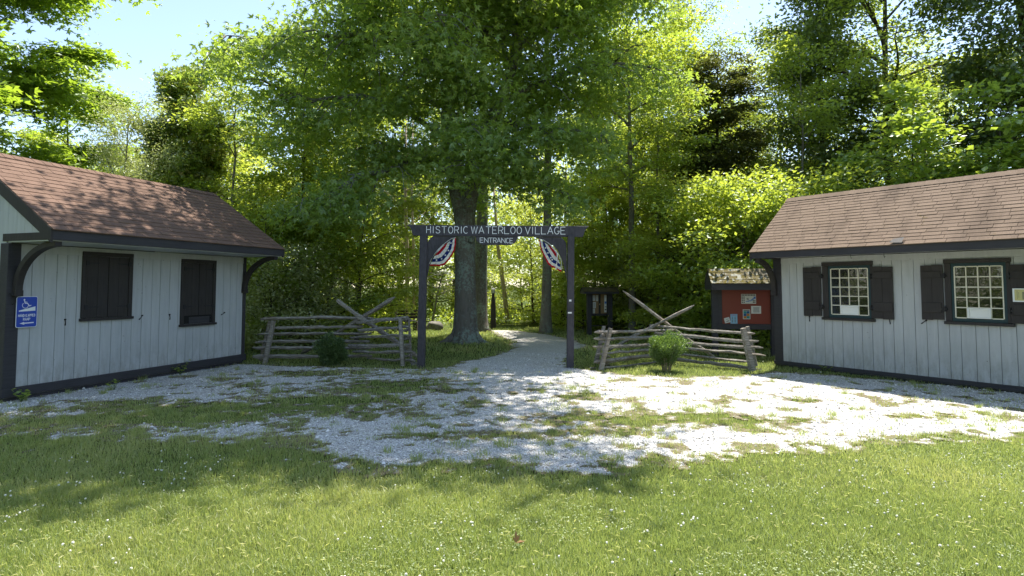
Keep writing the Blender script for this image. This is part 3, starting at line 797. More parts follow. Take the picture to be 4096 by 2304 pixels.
def shut_window(p, x0, x1, z0, z1, slot):
    f = MB(); y = -0.02
    f.box(x0, x1, y - 0.035, y, z1 - 0.07, z1); f.box(x0, x0 + 0.075, y - 0.032, y, z0 + 0.045, z1 - 0.071); f.box(x1 - 0.075, x1, y - 0.032, y, z0 + 0.045, z1 - 0.071)
    f.box(x0 - 0.02, x1 + 0.02, y - 0.06, y, z0, z0 + 0.044)
    fr = f.build('window_frame', M['trim'], p, local=True, bevel=0.004)
    q = MB(); q.box(x0 + 0.076, x1 - 0.076, y - 0.003, y, z0 + 0.046, z1 - 0.072); q.build('dark_opening', M['dark_in'], fr, local=True)
    xm = (x0 + x1) / 2; zb = z0 + 0.05 + slot
    for a, b in ((x0 + 0.08, xm - 0.004), (xm + 0.004, x1 - 0.08)):
        s = MB(); n = 2; wdt = (b - a) / n
        for i in range(n): s.box(a + i * wdt + 0.0015, a + (i + 1) * wdt - 0.0015, y - 0.022, y - 0.004, zb, z1 - 0.075)
        sh = s.build('shutter', M['trim'], fr, local=True, bevel=0.002)
        left_leaf = a < xm - 0.1 and b < xm + 0.001
        xh = a if left_leaf else b; s_ = 1 if left_leaf else -1
        for zz in (z1 - 0.2, z0 + 0.05 + slot + 0.17):
            h = MB(); h.box(min(xh, xh + s_ * 0.2), max(xh, xh + s_ * 0.2), y - 0.028, y - 0.0225, zz, zz + 0.022)
            h.box(min(xh - s_ * 0.035, xh + s_ * 0.02), max(xh - s_ * 0.035, xh + s_ * 0.02), y - 0.042, y - 0.0285, zz - 0.03, zz + 0.05)
            h.build('hinge', M['iron'], fr, local=True)
    if slot > 0.02:
        q = MB(); q.box(x0 + 0.20, x1 - 0.14, y - 0.018, y - 0.004, z0 + 0.047, zb - 0.03); q.build('counter_flap', M['trim_grey'], fr, local=True)


shut_window(left, 1.045, 1.93, 1.125, 2.275, 0.0)
shut_window(left, 2.945, 3.785, 0.91, 2.235, 0.16)

right = shed('visitor_house', AR, dR, 'white board building with two small paned windows and open shutters', 5.2, 0.75, 0.78, 3.66, 2.44, 2.275, M['shingle_old'], 0.13, 9, 0.10, 0.12, 2.175, 2.29, 0.105)
bracket(right, 0.0, 0.68, 2.275, 0.68); bracket(right, 5.16, 0.68, 2.275, 0.68)
for x, z, a in ((0.723, 1.08, 0.0), (2.195, 1.10, 0.1), (2.775, 1.10, -0.9)): hook(right, x, z, a)
for x in (1.85, 2.40):
    q = MB(); q.tube([(x, -0.70, 2.275), (x, -0.70, 2.23), (x + 0.012, -0.71, 2.20), (x + 0.02, -0.70, 2.225)], 0.005, 5); q.build('eave_hook', M['iron'], right, local=True)


def paned_window(p, x0, x1, z0, z1, px0, px1, pz0, pz1):
    y = -0.024; f = MB()
    f.box(x0, x1, y - 0.03, y, pz1 + 0.06, z1); f.box(x0 + 0.012, px0 - 0.05, y - 0.026, y, z0 + 0.05, pz1 + 0.059); f.box(px1 + 0.05, x1 - 0.012, y - 0.026, y, z0 + 0.05, pz1 + 0.059)
    f.box(x0 - 0.01, x1 + 0.02, y - 0.055, y, z0, z0 + 0.049)
    fr = f.build('window_frame', M['trim'], p, local=True, bevel=0.004)
    s = MB(); ys = y - 0.010
    s.box(px0 - 0.049, px1 + 0.049, ys, y + 0.0, pz1 + 0.002, pz1 + 0.058); s.box(px0 - 0.049, px1 + 0.049, ys, y, z0 + 0.051, pz0 - 0.002)
    s.box(px0 - 0.049, px0 - 0.002, ys, y, pz0 - 0.001, pz1 + 0.001); s.box(px1 + 0.002, px1 + 0.049, ys, y, pz0 - 0.001, pz1 + 0.001)
    s.build('sash', M['sash'], fr, local=True)
    cw_ = (px1 - px0) / 4; ch = (pz1 - pz0) / 5; bars = MB(); b = 0.0085; yb = y - 0.014
    for i in range(5): bars.box(px0 + i * cw_ - b, px0 + i * cw_ + b, yb, y - 0.001, pz0 + (ch if i == 2 else 0), pz1)
    for j in range(6):
        for i in range(4):
            if j == 0 and i in (1, 2): continue
            bars.box(px0 + i * cw_ + b + 0.0005, px0 + (i + 1) * cw_ - b - 0.0005, yb + 0.0012, y - 0.001, pz0 + j * ch - b, pz0 + j * ch + b)
    bars.build('glazing_bars', M['cream_bar'], fr, local=True)
    g = MB()
    g.add([(px0, y - 0.004, pz0), (px1, y - 0.004, pz0), (px1, y - 0.004, pz1), (px0, y - 0.004, pz1)], [(0, 1, 2, 3)])
    g.build('window_glass', M['glass'], fr, local=True)
    k = MB(); k.box(px0 - 0.04, px1 + 0.04, y - 0.0025, y - 0.001, pz0 - 0.01, pz1 + 0.01); k.build('dark_interior', M['dark_in'], fr, local=True)
    h = MB(); a0, a1 = px0 + cw_ + 0.002, px0 + 3 * cw_ - 0.002; zt = pz0 + ch - 0.006
    for q_ in ((a0, a1, zt - 0.025, zt), (a0, a1, pz0 - 0.004, pz0 + 0.016), (a0, a0 + 0.03, pz0 + 0.0165, zt - 0.0255), (a1 - 0.03, a1, pz0 + 0.0165, zt - 0.0255)): h.box(q_[0], q_[1], y - 0.030, y - 0.005, q_[2], q_[3])
    h.box(a0 + 0.03, a1 - 0.03, y - 0.014, y - 0.005, pz0 + 0.0165, zt - 0.0255)
    h.build('ticket_hatch', M['white'], fr, local=True, bevel=0.002)
    return fr


def open_shutter(p, fr, x0, x1, z0, z1, hinge_side, sag=0.0):
    y = -0.024; s = MB()
    n = 2; wd = (x1 - x0) / n
    for i in range(n): s.box(x0 + i * wd + 0.0008, x0 + (i + 1) * wd - 0.0008, y - 0.045, y - 0.022, z0 - sag * i, z1 - sag * i)
    for zz in (z0 + 0.13, z1 - 0.22): s.box(x0 + (0.012 if hinge_side > 0 else 0.03), x1 - (0.03 if hinge_side > 0 else 0.012), y - 0.064, y - 0.0452, zz, zz + (0.17 if zz < 1.5 else 0.115))
    sh = s.build('shutter', M['trim'], p, local=True, bevel=0.003)
    xh = x1 if hinge_side > 0 else x0
    for zz in (z0 + 0.18, z1 - 0.2):
        h = MB(); h.box(xh - 0.03, xh + 0.05, y - 0.062, y - 0.030, zz, zz + 0.03); h.box(xh + 0.018 * hinge_side - 0.012, xh + 0.018 * hinge_side + 0.012, y - 0.07, y - 0.03, zz - 0.025, zz + 0.06)
        h.build('hinge', M['iron'], sh, local=True)
    return sh


w1 = paned_window(right, 0.995, 1.943, 1.035, 2.177, 1.168, 1.845, 1.15, 2.04)
open_shutter(right, w1, 0.625, 0.985, 1.095, 2.085, 1, -0.01); open_shutter(right, w1, 1.925, 2.28, 1.10, 2.07, -1, 0.01)
w2 = paned_window(right, 3.06, 3.975, 1.055, 2.16, 3.213, 3.858, 1.17, 2.03)
open_shutter(right, w2, 2.722, 3.055, 1.115, 2.065, 1, -0.01); open_shutter(right, w2, 3.96, 4.315, 1.11, 2.045, -1, 0.01)
# torn strip of tar paper on the right eave
q = MB(); q.add([(2.52, -0.79, 2.452), (2.72, -0.80, 2.444), (2.72, -0.70, 2.540), (2.56, -0.72, 2.520)], [(0, 1, 2, 3)]); q.build('torn_shingle', M['trim'], right, local=True)


# ------------------------------------------------------------------ lettering
GL = {
 'H': [[(0, 0), (0, 1)], [(1, 0), (1, 1)], [(0, .52), (1, .52)]], 'I': [[(.5, 0), (.5, 1)]], 'T': [[(0, 1), (1, 1)], [(.5, 0), (.5, 1)]],
 'L': [[(0, 1), (0, 0), (1, 0)]], 'E': [[(1, 1), (0, 1), (0, 0), (1, 0)], [(0, .52), (.8, .52)]], 'V': [[(0, 1), (.5, 0), (1, 1)]],
 'W': [[(0, 1), (.25, 0), (.5, .95), (.75, 0), (1, 1)]], 'A': [[(0, 0), (.5, 1), (1, 0)], [(.2, .35), (.8, .35)]], 'N': [[(0, 0), (0, 1), (1, 0), (1, 1)]],
 'P': [[(0, 0), (0, 1), (.7, 1), (.97, .88), (1, .75), (.97, .6), (.7, .48), (0, .48)]], 'M': [[(0, 0), (0, 1), (.5, .3), (1, 1), (1, 0)]], 'D': [[(0, 0), (0, 1), (.55, 1), (.9, .82), (1, .5), (.9, .18), (.55, 0), (0, 0)]],
 'R': [[(0, 0), (0, 1), (.7, 1), (.97, .88), (1, .75), (.97, .6), (.7, .48), (0, .48)], [(.55, .48), (1, 0)]],
 'O': [[(.5 + .5 * math.cos(a), .5 + .5 * math.sin(a)) for a in [2 * math.pi * i / 18 for i in range(19)]]],
 'C': [[(.5 + .5 * math.cos(a), .5 + .5 * math.sin(a)) for a in [R(50) + R(260) * i / 14 for i in range(15)]]],
 'G': [[(.5 + .5 * math.cos(a), .5 + .5 * math.sin(a)) for a in [R(45) + R(285) * i / 14 for i in range(15)]] + [(1.0, .42), (.6, .42)]],
 'S': [[(.95, .82), (.8, .96), (.5, 1), (.2, .95), (.04, .78), (.15, .6), (.5, .51), (.85, .42), (.98, .25), (.85, .06), (.5, 0), (.18, .05), (.03, .2)]],
}


def strokes(m, letter, ox, oz, wdt, hgt, sw, y0, dep):
    """grooved letter as flat ribbons with round-ish joints, front face at y0"""
    for ln in GL[letter]:
        pts = [(ox + x * wdt, oz + z * hgt) for x, z in ln]
        n = len(pts); closed = (abs(pts[0][0] - pts[-1][0]) < 1e-6 and abs(pts[0][1] - pts[-1][1]) < 1e-6)
        Lf, Rt = [], []
        for i in range(n):
            pa = pts[i - 1] if i else (pts[-2] if closed else pts[0]); pc = pts[i + 1] if i < n - 1 else (pts[1] if closed else pts[-1])
            def u2(a, b):
                q = math.hypot(b[0] - a[0], b[1] - a[1]) or 1; return ((b[0] - a[0]) / q, (b[1] - a[1]) / q)
            d1 = u2(pa, pts[i]) if pa != pts[i] else u2(pts[i], pc); d2 = u2(pts[i], pc) if pc != pts[i] else d1
            nx_, nz_ = -(d1[1] + d2[1]), d1[0] + d2[0]; q = math.hypot(nx_, nz_) or 1; nx_ /= q; nz_ /= q
            c = max(0.35, nx_ * -d1[1] + nz_ * d1[0]); k = sw / 2 / c
            ex = 0
            Lf.append((pts[i][0] + nx_ * k, y0, pts[i][1] + nz_ * k)); Rt.append((pts[i][0] - nx_ * k, y0, pts[i][1] - nz_ * k))
        for i in range(n - 1):
            m.add([Lf[i], Rt[i], Rt[i + 1], Lf[i + 1]], [(0, 1, 2, 3)])


# ------------------------------------------------------------------ entrance gate
GY = 12.25
gc = at(1980, 1468, GY); gate = empty('entrance_gate', (gc.x, GY, 0), 'tall dark timber entrance gate standing over the gravel path', 'gate')
PX = lambda px, py, y=GY: at(px, py, y)
for a0, a1, b0, b1 in ((1670, 1699, 1681, 1710), (2266.5, 2294, 2270.5, 2296.5)):
    q = MB(); zt = PX(1700, 943).z
    xb0, xb1 = PX(a0, 1468).x, PX(a1, 1468).x; xt0, xt1 = PX(b0, 943).x, PX(b1, 943).x
    hw = 0.075
    q.add([(xb0, GY - hw, -0.05), (xb1, GY - hw, -0.05), (xb1, GY + hw, -0.05), (xb0, GY + hw, -0.05), (xt0, GY - hw, zt), (xt1, GY - hw, zt), (xt1, GY + hw, zt), (xt0, GY + hw, zt)],
          [(0, 3, 2, 1), (4, 5, 6, 7), (0, 1, 5, 4), (1, 2, 6, 5), (2, 3, 7, 6), (3, 0, 4, 7)])
    q.build('post', M['gate'], gate, bevel=0.006)
bm = MB()
prof = [(1627, 899), (2358, 904.5), (2351, 908), (2341, 920), (2332, 947.5), (1652, 941.5), (1644, 915), (1635, 903.5)]
pp = [PX(x, y, GY - 0.05) for x, y in prof]
bm.prism([p + Vector((0, 0, 0.0)) for p in pp], (0, 0.10, 0)); beam = bm.build('beam', M['gate'], gate, bevel=0.004)
c7 = lambda x, y: (1680 + x * 0.25233, 900 + y * 0.25233)
LET = [('H', 103, 168), ('I', 190, 230), ('S', 250, 318), ('T', 345, 422), ('O', 450, 522), ('R', 547, 612), ('I', 635, 675), ('C', 690, 765), ('W', 812, 910), ('A', 932, 1015), ('T', 1045, 1127), ('E', 1150, 1220),
       ('R', 1245, 1315), ('L', 1340, 1412), ('O', 1437, 1510), ('O', 1537, 1610), ('V', 1668, 1748), ('I', 1765, 1805), ('L', 1828, 1900), ('L', 1925, 1995), ('A', 2022, 2108), ('G', 2132, 2208), ('E', 2232, 2305)]
yf = GY - 0.053
lm = MB()
for ch, a, b in LET:
    yb = 128 + (a - 103) * 0.0083; yt = 20 + (a - 103) * 0.0062
    p0 = PX(*c7(a, yb), yf); p1 = PX(*c7(b, yt), yf)
    strokes(lm, ch, p0.x, p0.z, p1.x - p0.x, p1.z - p0.z, 0.0125, yf, 0.002)
lm.build('lettering', M['signwhite'], beam)
pq = MB()
pl = [(875, 176), (1555, 182), (1540, 232), (1505, 280), (1450, 312), (1410, 318), (985, 312), (935, 290), (895, 245)]
pq.prism([PX(*c7(x, y), GY - 0.03) for x, y in pl], (0, 0.06, 0)); plaque = pq.build('entrance_board', M['gate'], gate, bevel=0.003)
lm = MB(); yf2 = GY - 0.033
for ch, a, b in (('E', 952, 1003), ('N', 1020, 1080), ('T', 1088, 1150), ('R', 1163, 1210), ('A', 1218, 1280), ('N', 1293, 1350), ('C', 1365, 1412), ('E', 1424, 1473)):
    yb = 276 + (a - 952) * 0.022; yt = 203 + (a - 952) * 0.015
    p0 = PX(*c7(a, yb), yf2); p1 = PX(*c7(b, yt), yf2)
    strokes(lm, ch, p0.x, p0.z, p1.x - p0.x, p1.z - p0.z, 0.0115, yf2, 0.002)
lm.build('lettering', M['signwhite'], plaque)
c3 = lambda x, y: (1580 + x * 0.44164, 860 + y * 0.44164)
brL = [(345, 190), (548, 190), (520, 222), (470, 252), (420, 290), (375, 335), (340, 390), (318, 430), (305, 490), (289, 560), (287, 270), (300, 238), (322, 208)]
brR = [(1255, 198), (1500, 200), (1528, 222), (1548, 252), (1555, 285), (1555, 585), (1545, 540), (1532, 470), (1510, 395), (1480, 330), (1440, 280), (1390, 250), (1330, 222)]
for br in (brL, brR):
    q = MB(); q.prism([PX(*c3(x, y), GY - 0.02) for x, y in br], (0, 0.045, 0)); q.build('corner_brace', M['gate'], gate)
for (x, y, w_, h_) in ((2281, 1202, 9, 8), (2279, 1251, 16, 6)):
    a = PX(x - w_ / 2, y + h_ / 2, GY - 0.0765); b_ = PX(x + w_ / 2, y - h_ / 2, GY - 0.0765); q = MB(); q.box(a.x, b_.x, GY - 0.0775, GY - 0.0757, a.z, b_.z); q.build('paper_scrap', M['white'], gate)

# bunting
def cloth_mat(name, col):
    t = NT(name); d = t.n('ShaderNodeBsdfDiffuse'); d.inputs[0].default_value = (*col, 1); r = t.n('ShaderNodeBsdfTranslucent'); r.inputs[0].default_value = (*col, 1)
    m = t.n('ShaderNodeMixShader'); m.inputs[0].default_value = 0.4; t.l(d.outputs[0], m.inputs[1]); t.l(r.outputs[0], m.inputs[2]); t.l(m.outputs[0], t.out.inputs[0]); return t.mat
M['b_red'] = cloth_mat('bunting_red', (0.50, 0.015, 0.03)); M['b_white'] = cloth_mat('bunting_white', (0.86, 0.85, 0.82)); M['b_blue'] = cloth_mat('bunting_blue', (0.02, 0.035, 0.17))


def bunting(label, chord, outer, starsv, strap=None):
    """fan of pleated cloth between a chord on the brace and its outer hem (pixel outlines of the gate survey)"""
    y = GY - 0.05; U = 48
    ch = [PX(*c7(*p), y) for p in chord]; ou = [PX(*c7(*p), y) for p in outer]
    def samp(L, u):
        d = [0]
        for a, b in zip(L, L[1:]): d.append(d[-1] + (b - a).length)
        s = u * d[-1]
        for i in range(len(L) - 1):
            if s <= d[i + 1] + 1e-9: return L[i].lerp(L[i + 1], (s - d[i]) / max(1e-9, d[i + 1] - d[i]))
        return L[-1].copy()
    C = samp(ch, 0.5)
    loc = C.copy(); e = empty('bunting', (loc.x, loc.y, loc.z), label, 'bunting')
    bands = [(0.0, 0.10, 1), (0.10, 0.28, 0), (0.28, 0.50, 1), (0.50, 0.72, 2), (0.72, 0.89, 1), (0.89, 1.0, 0)]
    vsm = {}; m = MB()
    vs = []; fs = []; mi = []
    def pt(u, v):
        o = samp(ou, u); c = samp(ch, u); c = C.lerp(c, 0.30)
        p = c.lerp(o, v); p.y += 0.014 * math.sin(u * 2 * math.pi * 8 + 1.5 * v) * (0.35 + 0.65 * (1 - abs(v - 0.4))) - 0.02 * math.sin(v * math.pi) - 0.012
        return p
    VV = sorted({round(x, 3) for b in bands for x in b[:2]} | {0.39, 0.61, 0.8})
    for u in range(U + 1):
        for v in VV: vs.append(pt(u / U, v))
    nv = len(VV)
    for u in range(U):
        for k in range(nv - 1):
            vm = (VV[k] + VV[k + 1]) / 2; mt = [b[2] for b in bands if b[0] <= vm < b[1]][0]
            fs.append((u * nv + k, u * nv + k + 1, (u + 1) * nv + k + 1, (u + 1) * nv + k)); mi.append(mt)
    mm = MB(); mm.v = [tuple(p) for p in vs]; mm.f = [list(f) for f in fs]; mm.m = mi; mm.sm = [True] * len(fs)
    o = mm.build('cloth', [M['b_red'], M['b_white'], M['b_blue']], e)
    st = MB()
    for u in starsv:
        p = pt(u, 0.61) + Vector((0, -0.017, 0)); r0 = 0.026
        pts = [p + Vector((math.sin(i * math.pi / 5 + 0.3) * (r0 if i % 2 == 0 else r0 * 0.42), 0, math.cos(i * math.pi / 5 + 0.3) * (r0 if i % 2 == 0 else r0 * 0.42))) for i in range(10)]
        st.prism(pts, (0, 0.002, 0))
    st.build('star_print', M['b_white'], o)
    q = MB(); q.tube([p + Vector((0, -0.006, 0)) for p in ch], 0.006, 6); q.build('header_tape', M['b_white'], e)
    if strap:
        a, b_ = PX(*c7(*strap[0]), y - 0.04), PX(*c7(*strap[1]), y - 0.035); q = MB(); q.beam(a, b_, 0.022, 0.004, up=(0, 1, 0)); q.build('strap', M['b_white'], e)
    return e


bunting('red white and blue star bunting on the gate brace nearer the shuttered building', [(572, 200), (500, 215), (430, 262), (360, 318), (290, 385), (225, 470), (180, 545), (150, 615)], [(572, 200), (570, 300), (555, 400), (525, 455), (505, 495), (460, 560), (388, 635), (310, 655), (240, 648), (150, 648)], (0.10, 0.35, 0.52, 0.68, 0.85))
bunting('red white and blue star bunting crossed by a loose white strap', [(1885, 222), (1960, 240), (2040, 290), (2100, 345), (2160, 410), (2205, 480), (2238, 570), (2250, 700)], [(1885, 222), (1895, 320), (1925, 420), (1975, 520), (2030, 620), (2080, 665), (2150, 690), (2180, 715), (2225, 738), (2248, 735)], (0.22, 0.40, 0.58, 0.66), ((2180, 440), (2155, 705)))

# ------------------------------------------------------------------ blue ramp sign and small signs
sg = empty('ramp_sign', AL + dL * 0.23, 'blue and white HANDICAPPED RAMP sign with wheelchair symbol', 'sign', None, math.atan2(dL.y, dL.x))
def rrect(x0, x1, z0, z1, r, y):
    p = []
    for cx, cz, a0 in ((x1 - r, z0 + r, -90), (x1 - r, z1 - r, 0), (x0 + r, z1 - r, 90), (x0 + r, z0 + r, 180)):
        for i in range(5): a = R(a0 + 22.5 * i); p.append((cx + r * math.cos(a), y, cz + r * math.sin(a)))
    return p
ZB = 1.083; SX0, SX1 = -0.145, 0.145
q = MB(); q.prism(rrect(SX0, SX1, ZB, ZB + 0.465, 0.03, -0.062), (0, 0.004, 0)); q.build('sign_plate', M['signwhite'], sg, local=True)
q = MB(); q.prism(rrect(SX0 + 0.008, SX1 - 0.008, ZB + 0.008, ZB + 0.457, 0.024, -0.0645), (0, 0.002, 0)); face = q.build('sign_face', M['blue'], sg, local=True)
q = MB(); ys = -0.0665
sgl = lambda x, y: (SX0 + (x - 128) / (385 - 128) * 0.29 - 0.0 * y, ZB + 0.465 * (568 - y) / (568 - 225))
def skew(x, y):  # undo the sign's perspective lean in the survey
    f = (y - 225) / (568 - 225); xl = 152 + (128 - 152) * f; xr = 383 + (360 - 383) * f
    return (SX0 + (x - xl) / (xr - xl) * (SX1 - SX0), ZB + 0.465 * (1 - f))
def ribbon(pts, sw):
    pts = [skew(*p) for p in pts]
    for a, b_ in zip(pts, pts[1:]):
        d = Vector((b_[0] - a[0], 0, b_[1] - a[1])).normalized(); n_ = Vector((-d.z, 0, d.x)) * sw / 2; e_ = d * sw * 0.3
        A_, B_ = Vector((a[0], ys, a[1])) - e_, Vector((b_[0], ys, b_[1])) + e_
        q.add([A_ + n_, A_ - n_, B_ - n_, B_ + n_], [(0, 1, 2, 3)])
hd = skew(232, 262); q.add([(hd[0] + 0.012 * math.cos(a), ys, hd[1] + 0.012 * math.sin(a)) for a in [6.283 * i / 10 for i in range(10)]], [list(range(10))])
ribbon([(232, 268), (238, 300), (266, 304), (285, 332), (302, 325)], 0.011); ribbon([(236, 285), (262, 290)], 0.009)
ribbon([(240 + 32 * math.cos(R(a)), 325 - 30 * math.sin(R(a))) for a in range(130, 365, 15)], 0.008)
q.add([(p[0], ys, p[1]) for p in (skew(168, 392), skew(348, 386), skew(350, 338), skew(170, 380))], [(0, 1, 2, 3)])
ribbon([(195, 522), (322, 517)], 0.016); q.add([(p[0], ys, p[1]) for p in (skew(172, 522), skew(222, 537), skew(222, 506))], [(0, 1, 2)])
q.build('symbol', M['signwhite'], face, local=True)
q = MB()
for word, xa, xb, zc in (('HANDICAPPED', 160, 347, 434), ('RAMP', 211, 290, 476)):
    n = len(word); u0 = skew(xa, zc)[0]; u1 = skew(xb, zc)[0]; z0_ = skew(xa, zc + 15)[1]; pit = (u1 - u0) / n
    for i, ch in enumerate(word): strokes(q, ch, u0 + i * pit + pit * 0.12, z0_, pit * (0.66 if ch != 'I' else 0.66), 0.036, 0.0062, ys, 0.001)
q.build('lettering', M['signwhite'], face, local=True)

us = empty('shutter_sign', AR + dR * 4.10, 'cream sign with sideways print fixed to the end shutter', 'sign', None, math.atan2(dR.y, dR.x))
q = MB(); q.box(-0.11, 0.16, -0.096, -0.091, 1.455, 1.665); q.build('sign_plate', M['signwhite'], us, local=True)
q = MB(); q.box(-0.085, 0.14, -0.0985, -0.0965, 1.475, 1.65); fc = q.build('sign_face', flat('sign_cream', (0.55, 0.50, 0.22), 0.6), us, local=True)
q = MB()
for x, a, b_, w_ in ((-0.055, 1.50, 1.62, 0.006), (-0.035, 1.52, 1.60, 0.005), (0.01, 1.495, 1.61, 0.022), (0.05, 1.52, 1.60, 0.006), (0.08, 1.50, 1.62, 0.006)):
    z_ = a
    while z_ < b_: q.box(x, x + w_, -0.1, -0.0986, z_, z_ + 0.010); z_ += 0.015
q.build('printed_lines', flat('print_grey', (0.10, 0.10, 0.08), 0.7), fc, local=True)

# small white notice at the very edge of the gable of the left building
q = MB(); q.box(-0.03, -0.026, 0.30, 0.62, 1.55, 1.95); nl = q.build('wall_notice', M['signwhite'], left, local=True)

# ------------------------------------------------------------------ split rail fences
def rail_obj(parent, a, b, r, seed, name='rail', jag=0.22, taper=(0.45, 0.7)):
    if name == 'rail': r *= 0.74
    rr = random.Random(seed); m = MB(); n = 11; pts = []; rad = []
    a, b = Vector(a), Vector(b)
    off = Vector((0, 0, 0)); sagx = rr.uniform(-0.02, 0.02); ph = rr.random() * 6
    for i in range(n):
        t_ = i / (n - 1); t2 = t_ if 0 < i < n - 1 else t_
        wob = Vector((0, rr.gauss(0, 0.005), rr.gauss(0, 0.006) + sagx * math.sin(math.pi * t_) + 0.004 * math.sin(5 * t_ + ph)))
        pts.append(a.lerp(b, t2) + wob)
        k = 1.0
        if i == 0: k = taper[0]
        elif i == n - 1: k = taper[1]
        elif i in (1, n - 2): k = 0.95
        rad.append(r * k * rr.uniform(0.78, 1.2))
    # bring the taper close to the ends
    pts[1] = a.lerp(b, 0.045) + (pts[1] - a.lerp(b, 1 / (n - 1))); pts[-2] = a.lerp(b, 0.955) + (pts[-2] - a.lerp(b, 1 - 1 / (n - 1)))
    m.tube(pts, rad, 5, smooth=False, jag=jag + 0.06, seed=seed)
    return m.build(name, M['rail'], parent)


def stake(parent, a, b, w_, seed):
    m = MB(); a, b = Vector(a), Vector(b); rr = random.Random(seed)
    m.tube([a, a.lerp(b, 0.3), a.lerp(b, 0.65), b], [w_ * 0.62, w_ * 0.58, w_ * 0.56, w_ * 0.5], 5, smooth=False, jag=0.18, seed=seed)
    return m.build('fence_post', M['rail'], parent)


c2 = lambda x, y: (1000 + x * 0.27603, 1100 + y * 0.27603)
c4 = lambda x, y: (2300 + x * 0.31832, 1050 + y * 0.31832)
fl_ = empty('split_rail_fence', (-4.2, 12.9, 0), 'grey split rail fence with crossed stakes behind the dark round bush', 'fence')
def RL(c, xa, ya, Ya, xb, yb, Yb, r, s, par, **kw): return rail_obj(par, at(*c(xa, ya), Ya), at(*c(xb, yb), Yb), r, s, **kw)
YLa, YLj, YLr = 13.05, 13.4, 12.5
for i, (xa, ya, xb, yb, r) in enumerate(((150, 632, 1790, 634, .052), (345, 757, 1640, 748, .05), (100, 865, 1760, 852, .048), (75, 977, 1735, 962, .046), (30, 1062, 1755, 1068, .046), (40, 1180, 1770, 1170, .05))):
    RL(c2, xa, ya, YLa, xb, yb, YLj, r, 20 + i, fl_)
for i, (xa, ya, xb, yb, r) in enumerate(((1540, 690, 2290, 615, .05), (1560, 800, 2300, 740, .05), (1450, 905, 2335, 868, .052), (1420, 1018, 2330, 1010, .05), (1480, 1110, 2365, 1120, .048), (1690, 1205, 2390, 1242, .042))):
    RL(c2, xa, ya, YLj - 0.10, xb, yb, YLr, r, 40 + i, fl_)
# short return panel, seen end on through the ladder of posts
for i, (ya, yb) in enumerate(((650, 660), (800, 795), (935, 925), (1045, 1040), (1180, 1170))):
    RL(c2, 2230, ya, 12.55, 2330, yb, 13.3, .047, 60 + i, fl_)
stake(fl_, at(*c2(205, 1290), 12.9), at(*c2(340, 662), 12.9), 0.095, 1); stake(fl_, at(*c2(150, 1280), 13.25), at(*c2(285, 668), 13.25), 0.085, 2)
stake(fl_, at(*c2(2213, 1312), 12.38), at(*c2(2176, 632), 12.38), 0.085, 3); stake(fl_, at(*c2(2335, 1275), 12.75), at(*c2(2300, 622), 12.75), 0.06, 4)
rail_obj(fl_, at(*c2(1255, 358), 13.0), at(*c2(2425, 1185), 13.7), .048, 71, 'crossed_stake', taper=(0.6, 0.6)); rail_obj(fl_, at(*c2(2100, 318), 13.0), at(*c2(740, 1140), 13.9), .043, 72, 'crossed_stake', taper=(0.25, 0.6))

fr_ = empty('split_rail_fence', (3.4, 12.4, 0), 'brown grey split rail fence with crossed stakes in front of the red notice board', 'fence')
YRa, YRj, YRr = 12.0, 13.0, 11.85
for i, (xa, ya, xb, yb, r) in enumerate(((240, 868, 1240, 848, .05), (235, 957, 1230, 930, .045), (218, 1052, 1200, 1020, .045), (258, 1152, 1200, 1085, .045), (233, 1255, 1200, 1150, .05), (355, 1322, 1180, 1228, .035))):
    RL(c4, xa, ya, YRa, xb, yb, YRj, r, 80 + i, fr_, taper=(0.25, 0.7))
for i, (xa, ya, xb, yb, r) in enumerate(((940, 788, 2268, 890, .046), (1000, 880, 2308, 990, .048), (1020, 985, 2368, 1072, .042), (1020, 1060, 2400, 1172, .045), (1020, 1120, 2185, 1252, .046), (1000, 1190, 2215, 1328, .05))):
    RL(c4, xa, ya, YRj + 0.1, xb, yb, YRr, r, 90 + i, fr_, taper=(0.8, 0.3))
RL(c4, 185, 1328, 12.0, 330, 1318, 12.5, .03, 99, fr_); RL(c4, 2215, 1328, 11.9, 2440, 1357, 12.1, .03, 98, fr_, taper=(0.7, 0.2))
for i, (ya, yb) in enumerate(((905, 915), (1000, 1010), (1095, 1095), (1190, 1190), (1295, 1290))): RL(c4, 345, ya, 12.0, 430, yb, 12.5, .04, 100 + i, fr_)
stake(fr_, at(*c4(330, 1355), 11.85), at(*c4(450, 825), 11.85), 0.085, 5); stake(fr_, at(*c4(260, 1265), 12.5), at(*c4(362, 798), 12.5), 0.09, 6)
stake(fr_, at(*c4(2230, 1360), 11.72), at(*c4(2112, 825), 11.72), 0.12, 7); stake(fr_, at(*c4(2265, 1300), 12.25), at(*c4(2165, 806), 12.25), 0.10, 8)
rail_obj(fr_, at(*c4(598, 352), 12.6), at(*c4(1850, 1268), 13.6), .037, 73, 'crossed_stake', taper=(0.2, 0.8)); rail_obj(fr_, at(*c4(1500, 537), 12.6), at(*c4(400, 1112), 13.4), .037, 74, 'crossed_stake', taper=(0.15, 0.8))


